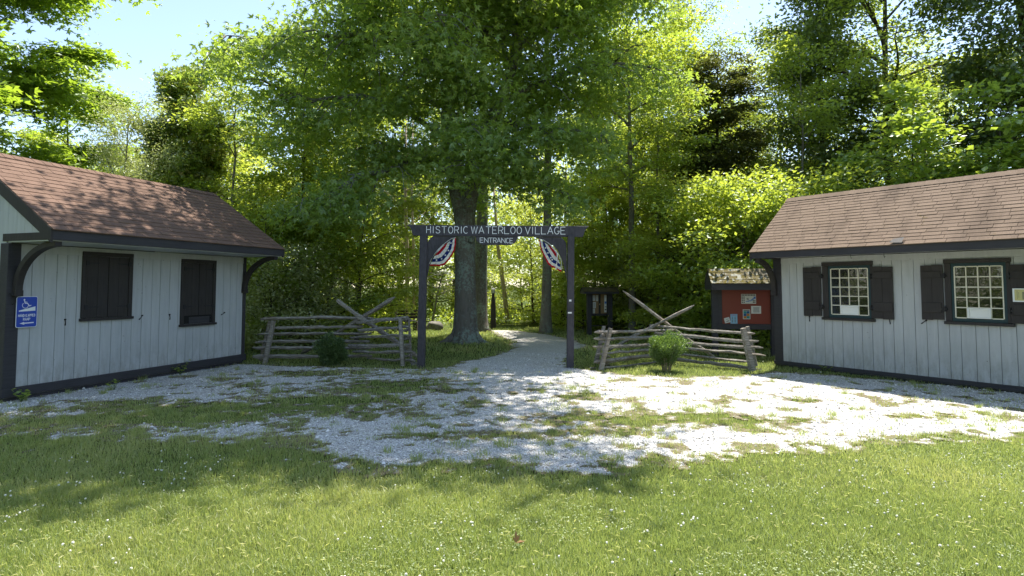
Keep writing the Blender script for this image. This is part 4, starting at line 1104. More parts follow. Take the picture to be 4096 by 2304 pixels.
# ------------------------------------------------------------------ notice boards
def kiosk(name, c, rz, label, W, post, z_top, bz0, bz1, roofL, roofW, rise, shm, fasc=0.10, side=0.10):
    e = empty(name, c, label, 'notice board', None, rz)
    for s in (-1, 1):
        q = MB(); x = s * (W / 2 - post / 2); q.box(x - post / 2, x + post / 2, -post / 2, post / 2, -0.05, z_top); q.build('post', M['trim_grey'], e, local=True, bevel=0.005)
    xi = W / 2 - post
    ez = z_top - 0.02
    r = MB(); hy = roofW / 2; hx = roofL / 2
    for s in (-1, 1):
        r.prism([(-hx, s * hy, ez), (-hx, 0, ez + rise), (-hx, 0, ez + rise + 0.025), (-hx, s * hy, ez + 0.025)], (2 * hx, 0, 0))
    roof = r.build('roof', M['trim'], e, local=True)
    for s in (-1, 1): shingles('shingles', roof, -hx - 0.015, hx + 0.015, s * (hy + 0.02), ez + 0.026 - 0.02 * rise / hy, 0, ez + rise + 0.027, shm, course=0.16, tab=0.21, seed=int(W * 100) + s, thick=0.010)
    for s in (-1, 1):
        q = MB(); y = s * hy; q.box(-hx, hx, min(y, y - s * 0.03), max(y, y - s * 0.03), ez - fasc, ez - 0.002); q.build('fascia', M['trim_grey'], e, local=True)
    for xs in (-hx, hx - 0.03):
        q = MB()
        q.prism([(xs, -hy + 0.03, ez - fasc), (xs, hy - 0.03, ez - fasc), (xs, hy - 0.03, ez - 0.004), (xs, 0, ez + rise - 0.006), (xs, -hy + 0.03, ez - 0.004)], (0.03, 0, 0)); q.build('gable_board', M['trim_grey'], e, local=True)
    return e, xi


SKY = None
kc = gnd(2985, 1424); kz = math.atan2(-0.12, 1.0)
kY = kc.y; spx = F / kY
k1, xi = kiosk('notice_board', (kc.x - 0.04, kY, 0), R(-8), 'red backed notice board with mossy shingle roof beside the right hand building', 1.52, 0.14, 1.78, 0, 0, 1.66, 0.86, 0.34, M['shingle_moss'], 0.15)
q = MB(); q.box(-xi, xi, -0.02, 0.02, 0.78, 1.72); bd = q.build('red_panel', NT('red_board').bsdf((0.19, 0.034, 0.020), 0.45, None, 0.4), k1, local=True)
q = MB(); q.box(-xi + 0.001, xi - 0.001, -0.055, 0.055, 0.65, 0.778); q.box(-xi + 0.001, -xi + 0.10, -0.058, -0.021, 0.78, 1.72); q.build('frame', M['trim_grey'], k1, local=True)


def paper(label, parent_k, x0, x1, z0, z1, yy, mats, marks, name='notice', rot=0.0, cat='notice'):
    loc = WM[parent_k.name] @ Vector(((x0 + x1) / 2, yy, (z0 + z1) / 2)); rz = WM[parent_k.name].to_euler().z
    w_, h_ = (x1 - x0) / 2, (z1 - z0) / 2
    e = empty(name, loc, label, cat, None, rz)
    m = MB(); m.box(-w_, w_, -0.003, 0.0, -h_, h_); pa = m.build('sheet', mats[0], e, local=True)
    if rot: e.rotation_euler = (0, rot, rz)
    if marks:
        g = MB()
        for (a, b, c, d, mi) in marks: g.add([(-w_ + a * 2 * w_, -0.0045, -h_ + b * 2 * h_), (-w_ + c * 2 * w_, -0.0045, -h_ + b * 2 * h_), (-w_ + c * 2 * w_, -0.0045, -h_ + d * 2 * h_), (-w_ + a * 2 * w_, -0.0045, -h_ + d * 2 * h_)], [(0, 1, 2, 3)], mi)
        g.build('print', mats[1:], pa, local=True)
    return e


pw_ = flat('paper_white', (0.62, 0.61, 0.58), 0.7); pb = flat('print_blue', (0.05, 0.16, 0.48), 0.6); pg = flat('print_dark', (0.09, 0.09, 0.09), 0.7); pt_ = flat('print_teal', (0.03, 0.22, 0.22), 0.6); po = flat('print_orange', (0.42, 0.17, 0.03), 0.6); plb = flat('paper_pale_blue', (0.26, 0.44, 0.58), 0.6); pn_ = flat('print_navy', (0.02, 0.09, 0.22), 0.6)
# board x from photo: panel spans 425..1390 of the survey crop, z from 1220 (bottom) to 515 (top)
bx = lambda x: -xi + (x - 425) / (1395 - 425) * 2 * xi
bzz = lambda y: 0.78 + (1220 - y) / (1220 - 515) * (1.64 - 0.78)
rrn = random.Random(4)
mk = [(0.03 + i * 0.105, 0.82, 0.11 + i * 0.105, 0.96, 1) for i in range(9)] + [(0.03 + j * 0.12, 0.08 + i * 0.18, 0.11 + j * 0.12, 0.2 + i * 0.18, 1) for i in range(4) for j in range(2)] + [(0.78 + j * 0.1, 0.08 + i * 0.16, 0.86 + j * 0.1, 0.2 + i * 0.16, 1) for i in range(2) for j in range(2)] + \
     [(0.84, 0.5, 0.97, 0.74, 0), (0.75, 0.42, 0.86, 0.56, 0), (0.66, 0.33, 0.78, 0.45, 0), (0.5, 0.25, 0.68, 0.34, 0), (0.3, 0.2, 0.52, 0.26, 0), (0.36, 0.44, 0.5, 0.58, 2), (0.42, 0.34, 0.5, 0.44, 2)]
paper('white village map sheet with a blue river and rows of small pictures', k1, bx(865), bx(1135), bzz(815), bzz(622), -0.0215, [pw_, pb, pg, flat('print_grey2', (0.25, 0.25, 0.25), 0.7)], mk, 'map_sheet', cat='map')
mk = [(0.18 + rrn.random() * 0.05, 0.18 + i * 0.12, 0.85 - rrn.random() * 0.06, 0.23 + i * 0.12, 0) for i in range(6)]
paper('white notice with six lines of black print on the red board', k1, bx(1043), bx(1223), bzz(1013), bzz(860), -0.0215, [pw_, pg], mk)
mk = [(0.08 + 0.43 * j, 0.06 + 0.26 * i, 0.49 + 0.43 * j, 0.31 + 0.26 * i, ((2, 1), (0, 2), (1, 0))[i][j]) for i in range(3) for j in range(2)] + [(0.08, 0.86, 0.92, 0.95, 3)]
paper('poster with six teal blue and orange squares on the red board', k1, bx(890), bx(1024), bzz(1124), bzz(930), -0.0215, [pw_, pn_, pt_, po, pg], mk, 'poster', cat='poster')
mk = [(0.2 + 0.4 * j, 0.15 + 0.16 * i, 0.34 + 0.4 * j, 0.24 + 0.16 * i, 0) for i in range(4) for j in range(2)] + [(0.12, 0.85, 0.85, 0.93, 1)]
paper('pale blue sheet of small figures low on the red board', k1, bx(660), bx(788), bzz(1216), bzz(1024), -0.0215, [plb, pg, flat('print_mauve', (0.3, 0.2, 0.35), 0.6)], mk)
paper('crumpled white slip leaning in the bottom corner of the red board', k1, bx(548), bx(650), bzz(1200), bzz(1095), -0.024, [pw_, pg], [(0.3, 0.25, 0.85, 0.38, 0), (0.35, 0.65, 0.8, 0.72, 0)], 'paper_slip', rot=-0.25)

f1 = gnd(2410, 1341); fY = f1.y
k2, xi2 = kiosk('notice_board', (f1.x - 0.1, fY, 0), R(6), 'small dark notice board with brown shingle roof and glazed double doors', 0.90, 0.155, 1.52, 0, 0, 1.22, 0.66, 0.13, M['shingle_brown'], 0.06)
q = MB(); q.box(-xi2, xi2, -0.01, 0.03, 0.72, 1.46); q.build('cork_panel', flat('cork', (0.26, 0.17, 0.085), 0.8), k2, local=True)
q = MB(); yy = -0.05
q.box(-xi2, xi2, yy, -0.011, 0.68, 0.755); q.box(-xi2, xi2, yy, -0.011, 1.425, 1.47); q.box(-xi2, -xi2 + 0.045, yy, -0.011, 0.756, 1.424); q.box(xi2 - 0.045, xi2, yy, -0.011, 0.756, 1.424); q.box(-0.03, 0.03, yy, -0.011, 0.756, 1.424); q.build('door_frame', M['trim'], k2, local=True)
q = MB(); q.box(-0.012, 0.012, -0.065, -0.051, 1.05, 1.10); q.build('padlock', flat('brass', (0.5, 0.42, 0.25), 0.4), k2, local=True)
q = MB(); q.box(-xi2, xi2, -0.03, 0.03, 0.31, 0.345); q.build('shelf_rail', M['trim'], k2, local=True)
q = MB(); q.box(xi2 + 0.155, xi2 + 0.29, -0.02, 0.02, 0.31, 0.335); q.build('shelf_end', M['trim'], k2, local=True)
kx = lambda x: -xi2 + (x - 225) / (515 - 225) * 2 * xi2
kzz = lambda y: 0.72 + (500 - y) / (500 - 215) * 0.72
for lab, xa, xb, ya, yb, mk in (('white sheet at the top corner of the cork board door', 247, 298, 312, 238, None), ('white sheet next to the centre stile at the top of the cork board', 312, 347, 315, 236, None), ('white sheet in the middle of the left cork board door', 255, 306, 412, 330, None), ('white sheet at the bottom corner of the cork board', 240, 290, 495, 420, None),
                             ('long white sheet with a blue emblem on the right cork board door', 453, 497, 472, 232, [(0.15, 0.5, 0.85, 0.63, 0), (0.2, 0.12, 0.8, 0.2, 1), (0.2, 0.3, 0.8, 0.34, 1)])):
    paper(lab, k2, kx(xa), kx(xb), kzz(ya), kzz(yb), -0.0115, [pw_, pb, pg], mk or [(0.2, 0.15 + 0.15 * i, 0.85, 0.19 + 0.15 * i, 1) for i in range(5)])

# ------------------------------------------------------------------ things beyond the gate
lp = gnd(1973, 1316); lY = lp.y; e = empty('lamp_post', (lp.x, lY, 0), 'slim wooden lamp post with a small lantern by the far path', 'lamp post')
q = MB(); zt = at(1973, 1174, lY).z; q.tube([(lp.x, lY, -0.05), (lp.x, lY, 0.9), (lp.x - 0.005, lY, zt)], [0.115, 0.10, 0.05], 8, smooth=False); q.build('pole', M['trim'], e)
q = MB()
for s in (-1, 1):
    for u in (-1, 1): q.beam((lp.x + s * 0.055, lY + u * 0.055, zt), (lp.x + s * 0.075, lY + u * 0.075, zt + 0.17), 0.012, 0.012, up=(1, 0, 0))
q.box(lp.x - 0.06, lp.x + 0.06, lY - 0.06, lY + 0.06, zt - 0.01, zt + 0.012); q.add([(lp.x - 0.1, lY - 0.1, zt + 0.17), (lp.x + 0.1, lY - 0.1, zt + 0.17), (lp.x + 0.1, lY + 0.1, zt + 0.17), (lp.x - 0.1, lY + 0.1, zt + 0.17), (lp.x, lY, zt + 0.24)], [(0, 1, 4), (1, 2, 4), (2, 3, 4), (3, 0, 4), (3, 2, 1, 0)])
q.build('lantern', M['iron'], e)
q = MB(); q.box(lp.x - 0.05, lp.x + 0.05, lY - 0.05, lY + 0.05, zt + 0.013, zt + 0.165); q.build('lantern_glass', flat('lantern_pane', (0.45, 0.5, 0.45), 0.2), e)

# bench (back to us is away: slatted back, concrete-like wooden ends)
bc = gnd(1640, 1322); bY = bc.y; e = empty('park_bench', (bc.x, bY, 0), 'dark slatted park bench on the lawn behind the rail fence', 'bench', None, R(0))
xA, xB = at(1580, 1300, bY).x, at(1670, 1300, bY).x
for i, zz in enumerate((0.46, 0.58, 0.70)): q = MB(); q.box(xA, xB - 0.03, bY + 0.10 + 0.03 * i, bY + 0.13 + 0.03 * i, zz, zz + 0.075); q.build('back_slat', M['trim'], e)
q = MB()
for i in range(3): q.box(xA, xB - 0.03, bY - 0.35 + 0.14 * i, bY - 0.24 + 0.14 * i, 0.36, 0.40)
q.build('seat', M['trim'], e)
for x in (xA + 0.12, xB - 0.13):
    q = MB(); q.box(x, x + 0.16, bY - 0.30, bY + 0.09, -0.04, 0.355); q.build('leg', M['bark_dark'], e)
for x in (xA - 0.03, xB - 0.028):
    q = MB(); q.beam((x + 0.03, bY + 0.04, -0.05), (x + 0.03, bY + 0.22, 0.80), 0.07, 0.10); q.build('end_post', M['rail'], e)

# boulder
bo = gnd(1738, 1321); t = NT('boulder_stone'); v = t.coord('Object'); n1 = t.noise(v, 3.0, 6, 0.7)
stone = t.bsdf(t.ramp(n1, [(0.3, (0.09, 0.085, 0.075)), (0.7, (0.30, 0.28, 0.25))]), 0.9, t.bump(n1, 0.7, 0.05), 0.1)
def rock(name, c, sx_, sy_, sz_, seed, label):
    rr = np.random.default_rng(seed); NU, NV = 20, 12; vs = []; fs = []
    ph = rr.random(6) * 6.28
    for j in range(NV + 1):
        b = math.pi * j / NV
        for i in range(NU):
            a = 2 * math.pi * i / NU; x, y, z = math.sin(b) * math.cos(a), math.sin(b) * math.sin(a), math.cos(b)
            k = 1 + 0.10 * math.sin(3 * x + ph[0]) + 0.08 * math.sin(4 * y + ph[1]) + 0.07 * math.sin(5 * z + 3 * x + ph[2]) + rr.normal(0, 0.015)
            f = lambda u: math.copysign(abs(u) ** 0.72, u)
            vs.append((c[0] + sx_ * f(x) * k, c[1] + sy_ * f(y) * k, c[2] + sz_ * (f(z) * k)))
    for j in range(NV):
        for i in range(NU): fs.append((j * NU + i, (j + 1) * NU + i, (j + 1) * NU + (i + 1) % NU, j * NU + (i + 1) % NU))
    m = MB(); m.add(vs, fs, 0, True); return tag(m.build(name, stone), label, 'rock')
rock('boulder', (bo.x, bo.y, 0.12), 0.31, 0.26, 0.21, 3, 'rounded grey boulder on the lawn left of the big oak')
q1 = gnd(1656, 1463); rock('small_stone', (q1.x, q1.y, 0.03), 0.06, 0.05, 0.05, 5, 'small pale stone at the foot of the left gate post')
# handrail behind the oak
hY = 23.5; e = empty('iron_handrail', (at(1860, 1320, hY).x, hY, 0), 'thin black pipe handrail seen on both sides of the big oak', 'handrail')
q = MB(); zt = at(1900, 1261, hY).z; zl = at(1786, 1287, hY).z
q.tube([(at(1786, 1287, hY).x, hY, zl), (at(1812, 1262, hY).x, hY, zt), (at(1942, 1261, hY).x, hY, zt)], 0.02, 6); q.build('top_rail', M['iron'], e)
for x in (1804, 1942): q = MB(); xx = at(x, 1300, hY).x; q.tube([(xx, hY, -0.05), (xx, hY, zt - 0.01)], 0.02, 6); q.build('post', M['iron'], e)
sb = gnd(1955, 1328); q = MB(); q.box(sb.x - 0.07, sb.x + 0.07, sb.y, sb.y + 0.15, -0.02, 0.09); q.tube([(sb.x - 0.1, sb.y - 0.02, 0.02), (sb.x + 0.09, sb.y + 0.02, 0.05)], 0.04, 7); tag(q.build('wood_block', M['bark_dark']), 'small dark wooden block at the edge of the far path', 'block')

# ------------------------------------------------------------------ trees
OY = 17.8
def op(px, py, dy=0.0): return np.array(at(px, py, OY + dy))
ox, oy = float(op(1862, 1366)[0]), OY
ob = np.array([ox, oy, 0])
base_pts = [op(1862, 1380), op(1862, 1362), op(1862, 1345), op(1862, 1310), op(1862, 1230), op(1860, 1100), op(1861, 980), op(1862, 900), op(1856, 840)]
base_rad = [0.62, 0.50, 0.43, 0.375, 0.335, 0.31, 0.30, 0.315, 0.34]
ledL = [op(1850, 860), op(1826, 760, 0.1), op(1802, 640, .1), op(1791, 480, .2), op(1800, 300, .2), op(1830, 120, .2), op(1848, 0, .2), op(1850, -160, .2), op(1845, -420, .1), op(1850, -760, 0)]
ledL_r = [0.24, 0.235, 0.23, 0.22, 0.20, 0.19, 0.17, 0.15, 0.09, 0.03]
ledR = [op(1868, 860), op(1884, 760, -.1), op(1915, 640, -.2), op(1958, 500, -.4), op(2022, 350, -.6), op(2070, 190, -.8), op(2078, 110, -.9), op(2120, -40, -1.1), op(2200, -300, -1.5), op(2260, -560, -1.8)]
ledR_r = [0.24, 0.22, 0.20, 0.185, 0.165, 0.15, 0.13, 0.10, 0.06, 0.02]
def oreach(u, az):
    # long boughs to the front and sides, shorter behind
    fr = -math.sin(az)
    k = float(np.interp((math.degrees(az) % 360), [0, 45, 90, 135, 180, 215, 240, 262, 275, 297, 309, 325, 360], [1.02, .50, .25, .30, 1.0, .66, .78, .85, 1.02, 1.25, .88, .68, 1.02]))
    if fr > 0: k *= 0.55 + 0.45 * min(1, u * 2.5)
    return k * (4.2 + 2.6 * math.sin(math.pi * min(1, 0.2 + 0.75 * u))) * (1 - 0.45 * max(0, u - 0.6))
oel = lambda u: 0.12 + 0.70 * u
L0 = [(np.array([op(2070, 190, -.8), op(2130, 140, -1), op(2215, 60, -1.2), op(2330, -60, -1.4), op(2420, -200, -1.6)]), [0.10, 0.09, 0.075, 0.05, 0.02]),
      (np.array([op(2065, 180, -.8), op(2100, 100, -.6), op(2190, 0, -.4), op(2290, -160, -.2)]), [0.09, 0.08, 0.065, 0.02]),
      (np.array([op(2060, 150, -.8), op(2046, 60, -1.0), op(2010, -20, -1.2), op(1980, -180, -1.4)]), [0.09, 0.075, 0.06, 0.02]),
      (np.array([op(1980, 470, -.4), op(2050, 492, -.9), op(2160, 516, -1.6), op(2300, 520, -2.2), op(2420, 540, -2.6)]), [0.085, 0.075, 0.06, 0.035, 0.012]),
      (np.array([op(1930, 668, -.1), op(2000, 675, -.5), op(2090, 705, -1.1), op(2200, 740, -1.6), op(2300, 790, -2.0)]), [0.07, 0.06, 0.05, 0.03, 0.01]),
      (np.array([op(1800, 640, 0), op(1640, 640, -.9), op(1540, 685, -1.8), op(1430, 700, -2.4), op(1330, 770, -3.0), op(1210, 800, -3.4)]), [0.08, 0.07, 0.06, 0.05, 0.035, 0.01]),
      (np.array([op(1795, 560, 0), op(1600, 430, -1.0), op(1440, 380, -1.8), op(1250, 400, -2.4), op(1060, 330, -3.0)]), [0.09, 0.08, 0.06, 0.04, 0.012]),
      (np.array([op(1800, 320, 0), op(1640, 160, -1.0), op(1500, 130, -1.8), op(1240, 150, -2.4), op(1040, 150, -2.8), op(870, 140, -3.0)]), [0.11, 0.10, 0.08, 0.05, 0.03, 0.01]),
      (np.array([op(1940, 650, -.2), op(1892, 500, -.6), op(1875, 400, -1.2), op(1860, 330, -1.9)]), [0.06, 0.05, 0.04, 0.015]),
      (np.array([op(1830, 120, 0), op(1700, -100, -2.0), op(1500, -300, -4.0), op(1330, -520, -5.5), op(1200, -680, -6.7)]), [0.12, 0.11, 0.09, 0.05, 0.02]),
      (np.array([op(1845, -60, 0), op(1850, -300, -2.5), op(1900, -560, -4.8), op(1960, -760, -6.3), op(2020, -850, -7.2)]), [0.12, 0.11, 0.09, 0.05, 0.02]),
      (np.array([op(1848, -20, 0), op(1790, -330, -2.4), op(1600, -640, -4.6), op(1560, -900, -6.0), op(1520, -1080, -6.8)]), [0.12, 0.11, 0.09, 0.05, 0.02]),
      (np.array([op(1845, -200, 0), op(1800, -520, -2.5), op(1700, -960, -5.5), op(1720, -1250, -6.5), op(1760, -1400, -7.1)]), [0.12, 0.11, 0.09, 0.05, 0.02]),
      (np.array([op(1850, -60, 0), op(2000, -420, -3.0), op(2230, -820, -5.4), op(2370, -1020, -6.5), op(2420, -1120, -7.1)]), [0.12, 0.11, 0.09, 0.05, 0.02]),
      (np.array([op(1848, -100, 0), op(1880, -420, -2.8), op(1930, -800, -5.2), op(1960, -940, -6.0), op(1980, -1030, -6.5)]), [0.12, 0.11, 0.09, 0.05, 0.02])]
sh = lambda L: [tuple(np.array(p) - ob) for p in L]
rr_ = lambda L: [(np.array(q) - ob, r) for q, r in L]
wood, P, D, Nn, sz, rnd = grow(5, [(sh(ledL), ledL_r, 0.10, 0.97, 24, oreach, oel), (sh(ledR), ledR_r, 0.10, 0.97, 19, lambda u, a: 0.80 * oreach(u, a), oel)], rr_(L0), 96000, 0.17,
                               sub=13, sublen=0.46, spread=(0.40, 0.22), step=0.28, droop=0.45, tilt=0.75, hang=0.65, gam=0.55, keep=lambda C: ~((C[:, 2] < 4.7) & (np.hypot(C[:, 0], C[:, 1]) < 3.0)) & ~((C[:, 2] < 8.0) & (np.hypot(C[:, 0] - 0.3, C[:, 1]) < 1.3)) & (C[:, 2] > 3.0))
oak = empty('pin_oak', (ox, oy, 0), 'large dark green oak with thick forked trunk behind the entrance gate', 'tree')
wood.tube(sh(base_pts), base_rad, 18, seed=2, jag=0.05)
for a, l in ((-0.4, 0.55), (0.9, 0.5), (2.2, 0.5), (3.5, 0.62), (4.6, 0.55), (5.4, 0.5)):
    c, s = math.cos(a), math.sin(a); wood.tube([(c * 0.22, s * 0.22, 0.62), (c * 0.34, s * 0.34, 0.22), (c * l, s * l, 0.03), (c * (l + 0.35), s * (l + 0.35), -0.06)], [0.10, 0.13, 0.10, 0.03], 8, seed=int(a * 10))
# knot
kp = op(1880, 965) - ob; wood.tube([(kp[0] + 0.06, -0.25, kp[2]), (kp[0] + 0.06, -0.335, kp[2])], [0.11, 0.07], 10)
wood.build('trunk', M['bark_oak'], oak, local=True)
link_mesh('crown', leaves('crown', P, D, Nn, sz, M['leaf_oak'], 'lobed', RNG, 0.5, rnd), oak)


def X_at(px, Yv): return (px - 2048) / F * Yv


# --- one of each woodland kind, then copies
T = tree_meshes
maple = T(21, 15.5, 0.26, 0.12, 5.4, ROUND, 36, 105000, 0.165, M['leaf_maple'], M['bark_dark'], 'star', spread=(0.42, 0.10), step=0.36, droop=0.25, tilt=0.42, hang=0.25, sub=10)
plant_tree('maple_tree', (-17.6, 17.5, 0), maple, 'big bright green maple towering behind the shuttered building', rz=0.6)
silver = T(22, 6.9, 0.09, 0.10, 1.9, COLUMN, 26, 34000, 0.07, M['leaf_silver'], M['bark_grey'], spread=(0.22, 0.2), step=0.22, droop=0.2, tilt=0.9, aspect=0.38, elev=lambda u: 0.7 + 0.5 * u)
plant_tree('willow_tree', (X_at(500, 17), 17, 0), silver, 'grey green small leaved tree showing above the shuttered building roof', sc=0.98)
redtip = T(23, 10.0, 0.13, 0.22, 2.9, lambda u: 0.35 + 0.8 * math.sin(math.pi * (0.25 + 0.72 * u)), 34, 52000, 0.14, M['leaf_red'], M['bark_dark'], 'star', spread=(0.26, 0.16), step=0.27, droop=0.15, tilt=0.6, elev=lambda u: 0.45 + 0.7 * u)
plant_tree('young_maple', (X_at(735, 20), 20, 0), redtip, 'dark young maple with reddish tips against the sky', rz=0.4, sc=0.88)
cedar = T(24, 10.6, 0.17, 0.14, 2.7, lambda u: 0.25 + 0.85 * (1 - u) ** 0.6, 74, 90000, 0.15, M['leaf_cedar'], M['bark_dark'], spread=(0.25, 0.07), step=0.2, droop=0.25, tilt=0.35, hang=0.3, aspect=0.42, elev=lambda u: -0.05 + 0.5 * u, sub=12)
plant_tree('cedar_tree', (X_at(2880, 21.5), 21.5, 0), cedar, 'dark brownish conifer with a straight trunk above the mossy notice board')
tallA = T(25, 17.5, 0.2, 0.25, 3.9, ROUND, 30, 27000, 0.135, M['leaf_wood'], M['bark_grey'], spread=(0.36, 0.16), step=0.34, tilt=0.6, hang=0.4)
tallB = T(26, 15.0, 0.17, 0.18, 3.6, COLUMN, 32, 27000, 0.13, M['leaf_yellow'], M['bark_grey'], spread=(0.36, 0.16), step=0.33, tilt=0.6)
tallC = T(27, 12.0, 0.15, 0.12, 3.4, ROUND, 30, 26000, 0.125, M['leaf_wood'], M['bark_dark'], 'star', spread=(0.34, 0.12), step=0.33, tilt=0.5)
darkA = T(28, 16.5, 0.2, 0.14, 2.5, COLUMN, 46, 64000, 0.165, M['leaf_dark'], M['bark_dark'], spread=(0.42, 0.30), step=0.3, tilt=0.7, hang=0.45)
sparse = T(29, 17.0, 0.21, 0.42, 4.6, COLUMN, 26, 22000, 0.15, M['leaf_wood'], M['bark_dark'], spread=(0.36, 0.20), step=0.36, tilt=0.6, elev=lambda u: 0.5 + 0.5 * u)
linden = T(30, 6.2, 0.10, 0.22, 3.1, ROUND, 20, 15000, 0.17, M['leaf_lime'], M['bark_dark'], spread=(0.30, 0.09), step=0.3, droop=0.3, tilt=0.45, aspect=0.75)
under = T(31, 5.2, 0.055, 0.20, 2.2, COLUMN, 22, 14000, 0.11, M['leaf_yellow'], M['bark_dark'], 'oval', spread=(0.27, 0.09), step=0.25, droop=0.2, tilt=0.45, aspect=0.6, elev=lambda u: 0.2 + 0.5 * u)
underB = T(32, 3.8, 0.05, 0.10, 1.9, COLUMN, 22, 12500, 0.105, M['leaf_wood'], M['bark_dark'], 'oval', spread=(0.26, 0.14), step=0.24, droop=0.15, tilt=0.55, aspect=0.6, elev=lambda u: 0.3 + 0.5 * u)
underC = T(33, 2.6, 0.04, 0.03, 1.5, COLUMN, 24, 12000, 0.09, M['leaf_silver'], M['bark_dark'], 'oval', spread=(0.24, 0.16), step=0.24, droop=0.15, tilt=0.6, elev=lambda u: 0.4 + 0.5 * u)
poleB = T(36, 17.0, 0.29, 0.66, 2.2, ROUND, 14, 9000, 0.14, M['leaf_wood'], M['bark_oak'], spread=(0.34, 0.14), step=0.34, tilt=0.55)
pole = T(34, 15.0, 0.155, 0.50, 3.0, ROUND, 20, 20000, 0.13, M['leaf_wood'], M['bark_grey'], spread=(0.34, 0.14), step=0.34, tilt=0.55)
KIND = {}


def put(kind, spec, x, y, label, rz=0.0, sc=1.0, group=None, cat='tree'):
    if kind not in KIND:
        KIND[kind] = plant_tree(kind, (x, y, 0), spec, label, cat, group, rz, sc); return KIND[kind]
    e = copy_tree(KIND[kind]); e.location = (x, y, 0); e.rotation_euler = (0, 0, rz); e.scale = (sc,) * 3
    e['label'] = label
    if group: e['group'] = group
    elif 'group' in e: del e['group']
    return e


put('tall_tree', tallA, X_at(2720, 29), 29, 'tall green tree rising out of frame behind the dark conifer', 0.3)

put('forest_tree', tallB, X_at(3130, 30), 30, 'pale round topped tree between the conifer and the leafy column tree', 2.0, 0.92)
put('ivy_tree', darkA, X_at(3310, 22.5), 22.5, 'dark leafy column tree left of the tall bare trunk', 0.0)
put('bare_trunk_tree', sparse, X_at(3580, 21), 21, 'tall tree with dark bare trunk and thin crown behind the paned building', 0.5)
put('ivy_tree', darkA, X_at(4130, 17), 17, 'dark dense tree at the edge of the photo beyond the paned building', 2.2, 0.95)
put('linden_tree', linden, X_at(3640, 16.0), 16.0, 'low bright tree with large leaves just above the paned building roof', 0.0)
put('linden_tree', linden, X_at(4060, 15.6), 15.6, 'bright large leaved tree above the paned building roof nearest the photo edge', 2.4, 1.05)
put('trunk_tree', pole, X_at(2182, 21.3), 21.3, 'thick straight trunk right of the far path seen through the gate', 0.2, 1.25)
put('trunk_tree', pole, X_at(2527, 20.6), 20.6, 'slender grey trunk between the small notice board and the crossed stakes', 1.5, 0.9)
put('broad_tree', tallC, X_at(2510, 30.5), 30.5, 'broad leafy tree behind the slender grey trunk', 0.9, 1.1)
put('understory_tree', under, X_at(1430, 18.2), 18.2, 'bright small tree with spreading boughs behind the dark round bush fence', 0.4, 1.0, cat='tree')
put('understory_tree', under, X_at(1190, 18.6), 18.6, 'bright small tree next to the shuttered building roof corner', 2.6, 1.25)
put('leafy_bush', underB, X_at(1060, 16.6), 16.6, 'green bush touching the end of the shuttered building', 1.1, 1.0, cat='bush')
put('leafy_bush', underB, X_at(1320, 17.4), 17.4, 'green bush behind the middle of the left rail fence', 3.1, 0.95, cat='bush')
put('pale_bush', underC, X_at(1080, 15.9), 15.9, 'low pale leaved bush at the far corner of the shuttered building', 0.2, 0.9, cat='bush')
put('pale_bush', underC, X_at(1230, 16.6), 16.6, 'low pale leaved bush behind the end of the left rail fence', 2.0, 0.9, cat='bush')
put('understory_tree', under, X_at(2710, 19.0), 19.0, 'bright small tree behind the crossed stakes of the right fence', 1.3, 0.95)
put('leafy_bush', underB, X_at(2800, 17.6), 17.6, 'green bush just left of the red notice board', 4.0, 1.15)
put('leafy_bush', underB, X_at(2985, 16.4), 16.4, 'dark green bush behind the red notice board', 5.0, 1.15)
put('leafy_bush', underB, X_at(3180, 16.6), 16.6, 'green bush between the red notice board and the paned building', 0.7, 1.2)
put('understory_tree', under, X_at(2440, 22.5), 22.5, 'bright small tree behind the small brown roofed notice board', 2.9, 1.0)
put('leafy_bush', underB, X_at(2330, 23.0), 23.0, 'green bush between the right gate post and the small notice board', 1.9, 0.9)
plant_tree('oak_tree', (X_at(1918, 22), 22, 0), poleB, 'second straight trunk standing just behind the big oak', rz=1.9)
sapl = T(35, 9.5, 0.075, 0.38, 1.7, ROUND, 16, 9000, 0.12, M['leaf_wood'], M['bark_grey'], spread=(0.3, 0.1), step=0.34, tilt=0.5)
for px, Yv, sc_, lab in ((905, 18.5, 1.0, 'slender sapling behind the corner eave of the shuttered building'), (1215, 19.6, 1.1, 'slender sapling behind the end post of the left rail fence'), (1440, 20.3, 1.2, 'slender sapling behind the crossed stakes of the left rail fence'), (2375, 24.0, 1.15, 'slender sapling just right of the right gate post'),
                           (2640, 20.8, 1.0, 'slender sapling behind the stemmed shrub and right rail fence'), (2745, 22.5, 1.2, 'slender sapling left of the mossy notice board'), (3215, 20.0, 1.1, 'slender sapling above the eave corner of the paned building')):
    put('sapling', sapl, X_at(px, Yv), Yv, lab, px * 0.37, sc_)
# pale bare stems left of the gate post
for px, py0, py1, rr0, Yv, lab in ((1628, 1290, 900, 0.085, 25.5, 'pale bare trunk just left of the gate post, the thicker of two'), (1655, 1290, 950, 0.06, 26.5, 'thin pale bare trunk beside the left gate post')):
    x = X_at(px, Yv); z1 = at(px, py1 - 500, Yv).z; e = empty('pale_snag', (x, Yv, 0), lab, 'tree'); m = MB()
    m.tube([(x + 0.03, Yv, -0.1), (x, Yv, z1 * 0.3), (x - 0.12, Yv, z1 * 0.6), (x - 0.1, Yv, z1)], [rr0 * 1.15, rr0, rr0 * 0.8, rr0 * 0.3], 8)
    for i in range(7):
        zz = z1 * (0.35 + 0.08 * i); s = 1 if i % 2 else -1; m.tube([(x - 0.08, Yv, zz), (x + s * 0.5, Yv - 0.2, zz + 0.35), (x + s * 1.1, Yv - 0.3, zz + 0.9)], [rr0 * 0.35, rr0 * 0.22, 0.008], 5)
    m.build('trunk', M['bark_pale'], e)
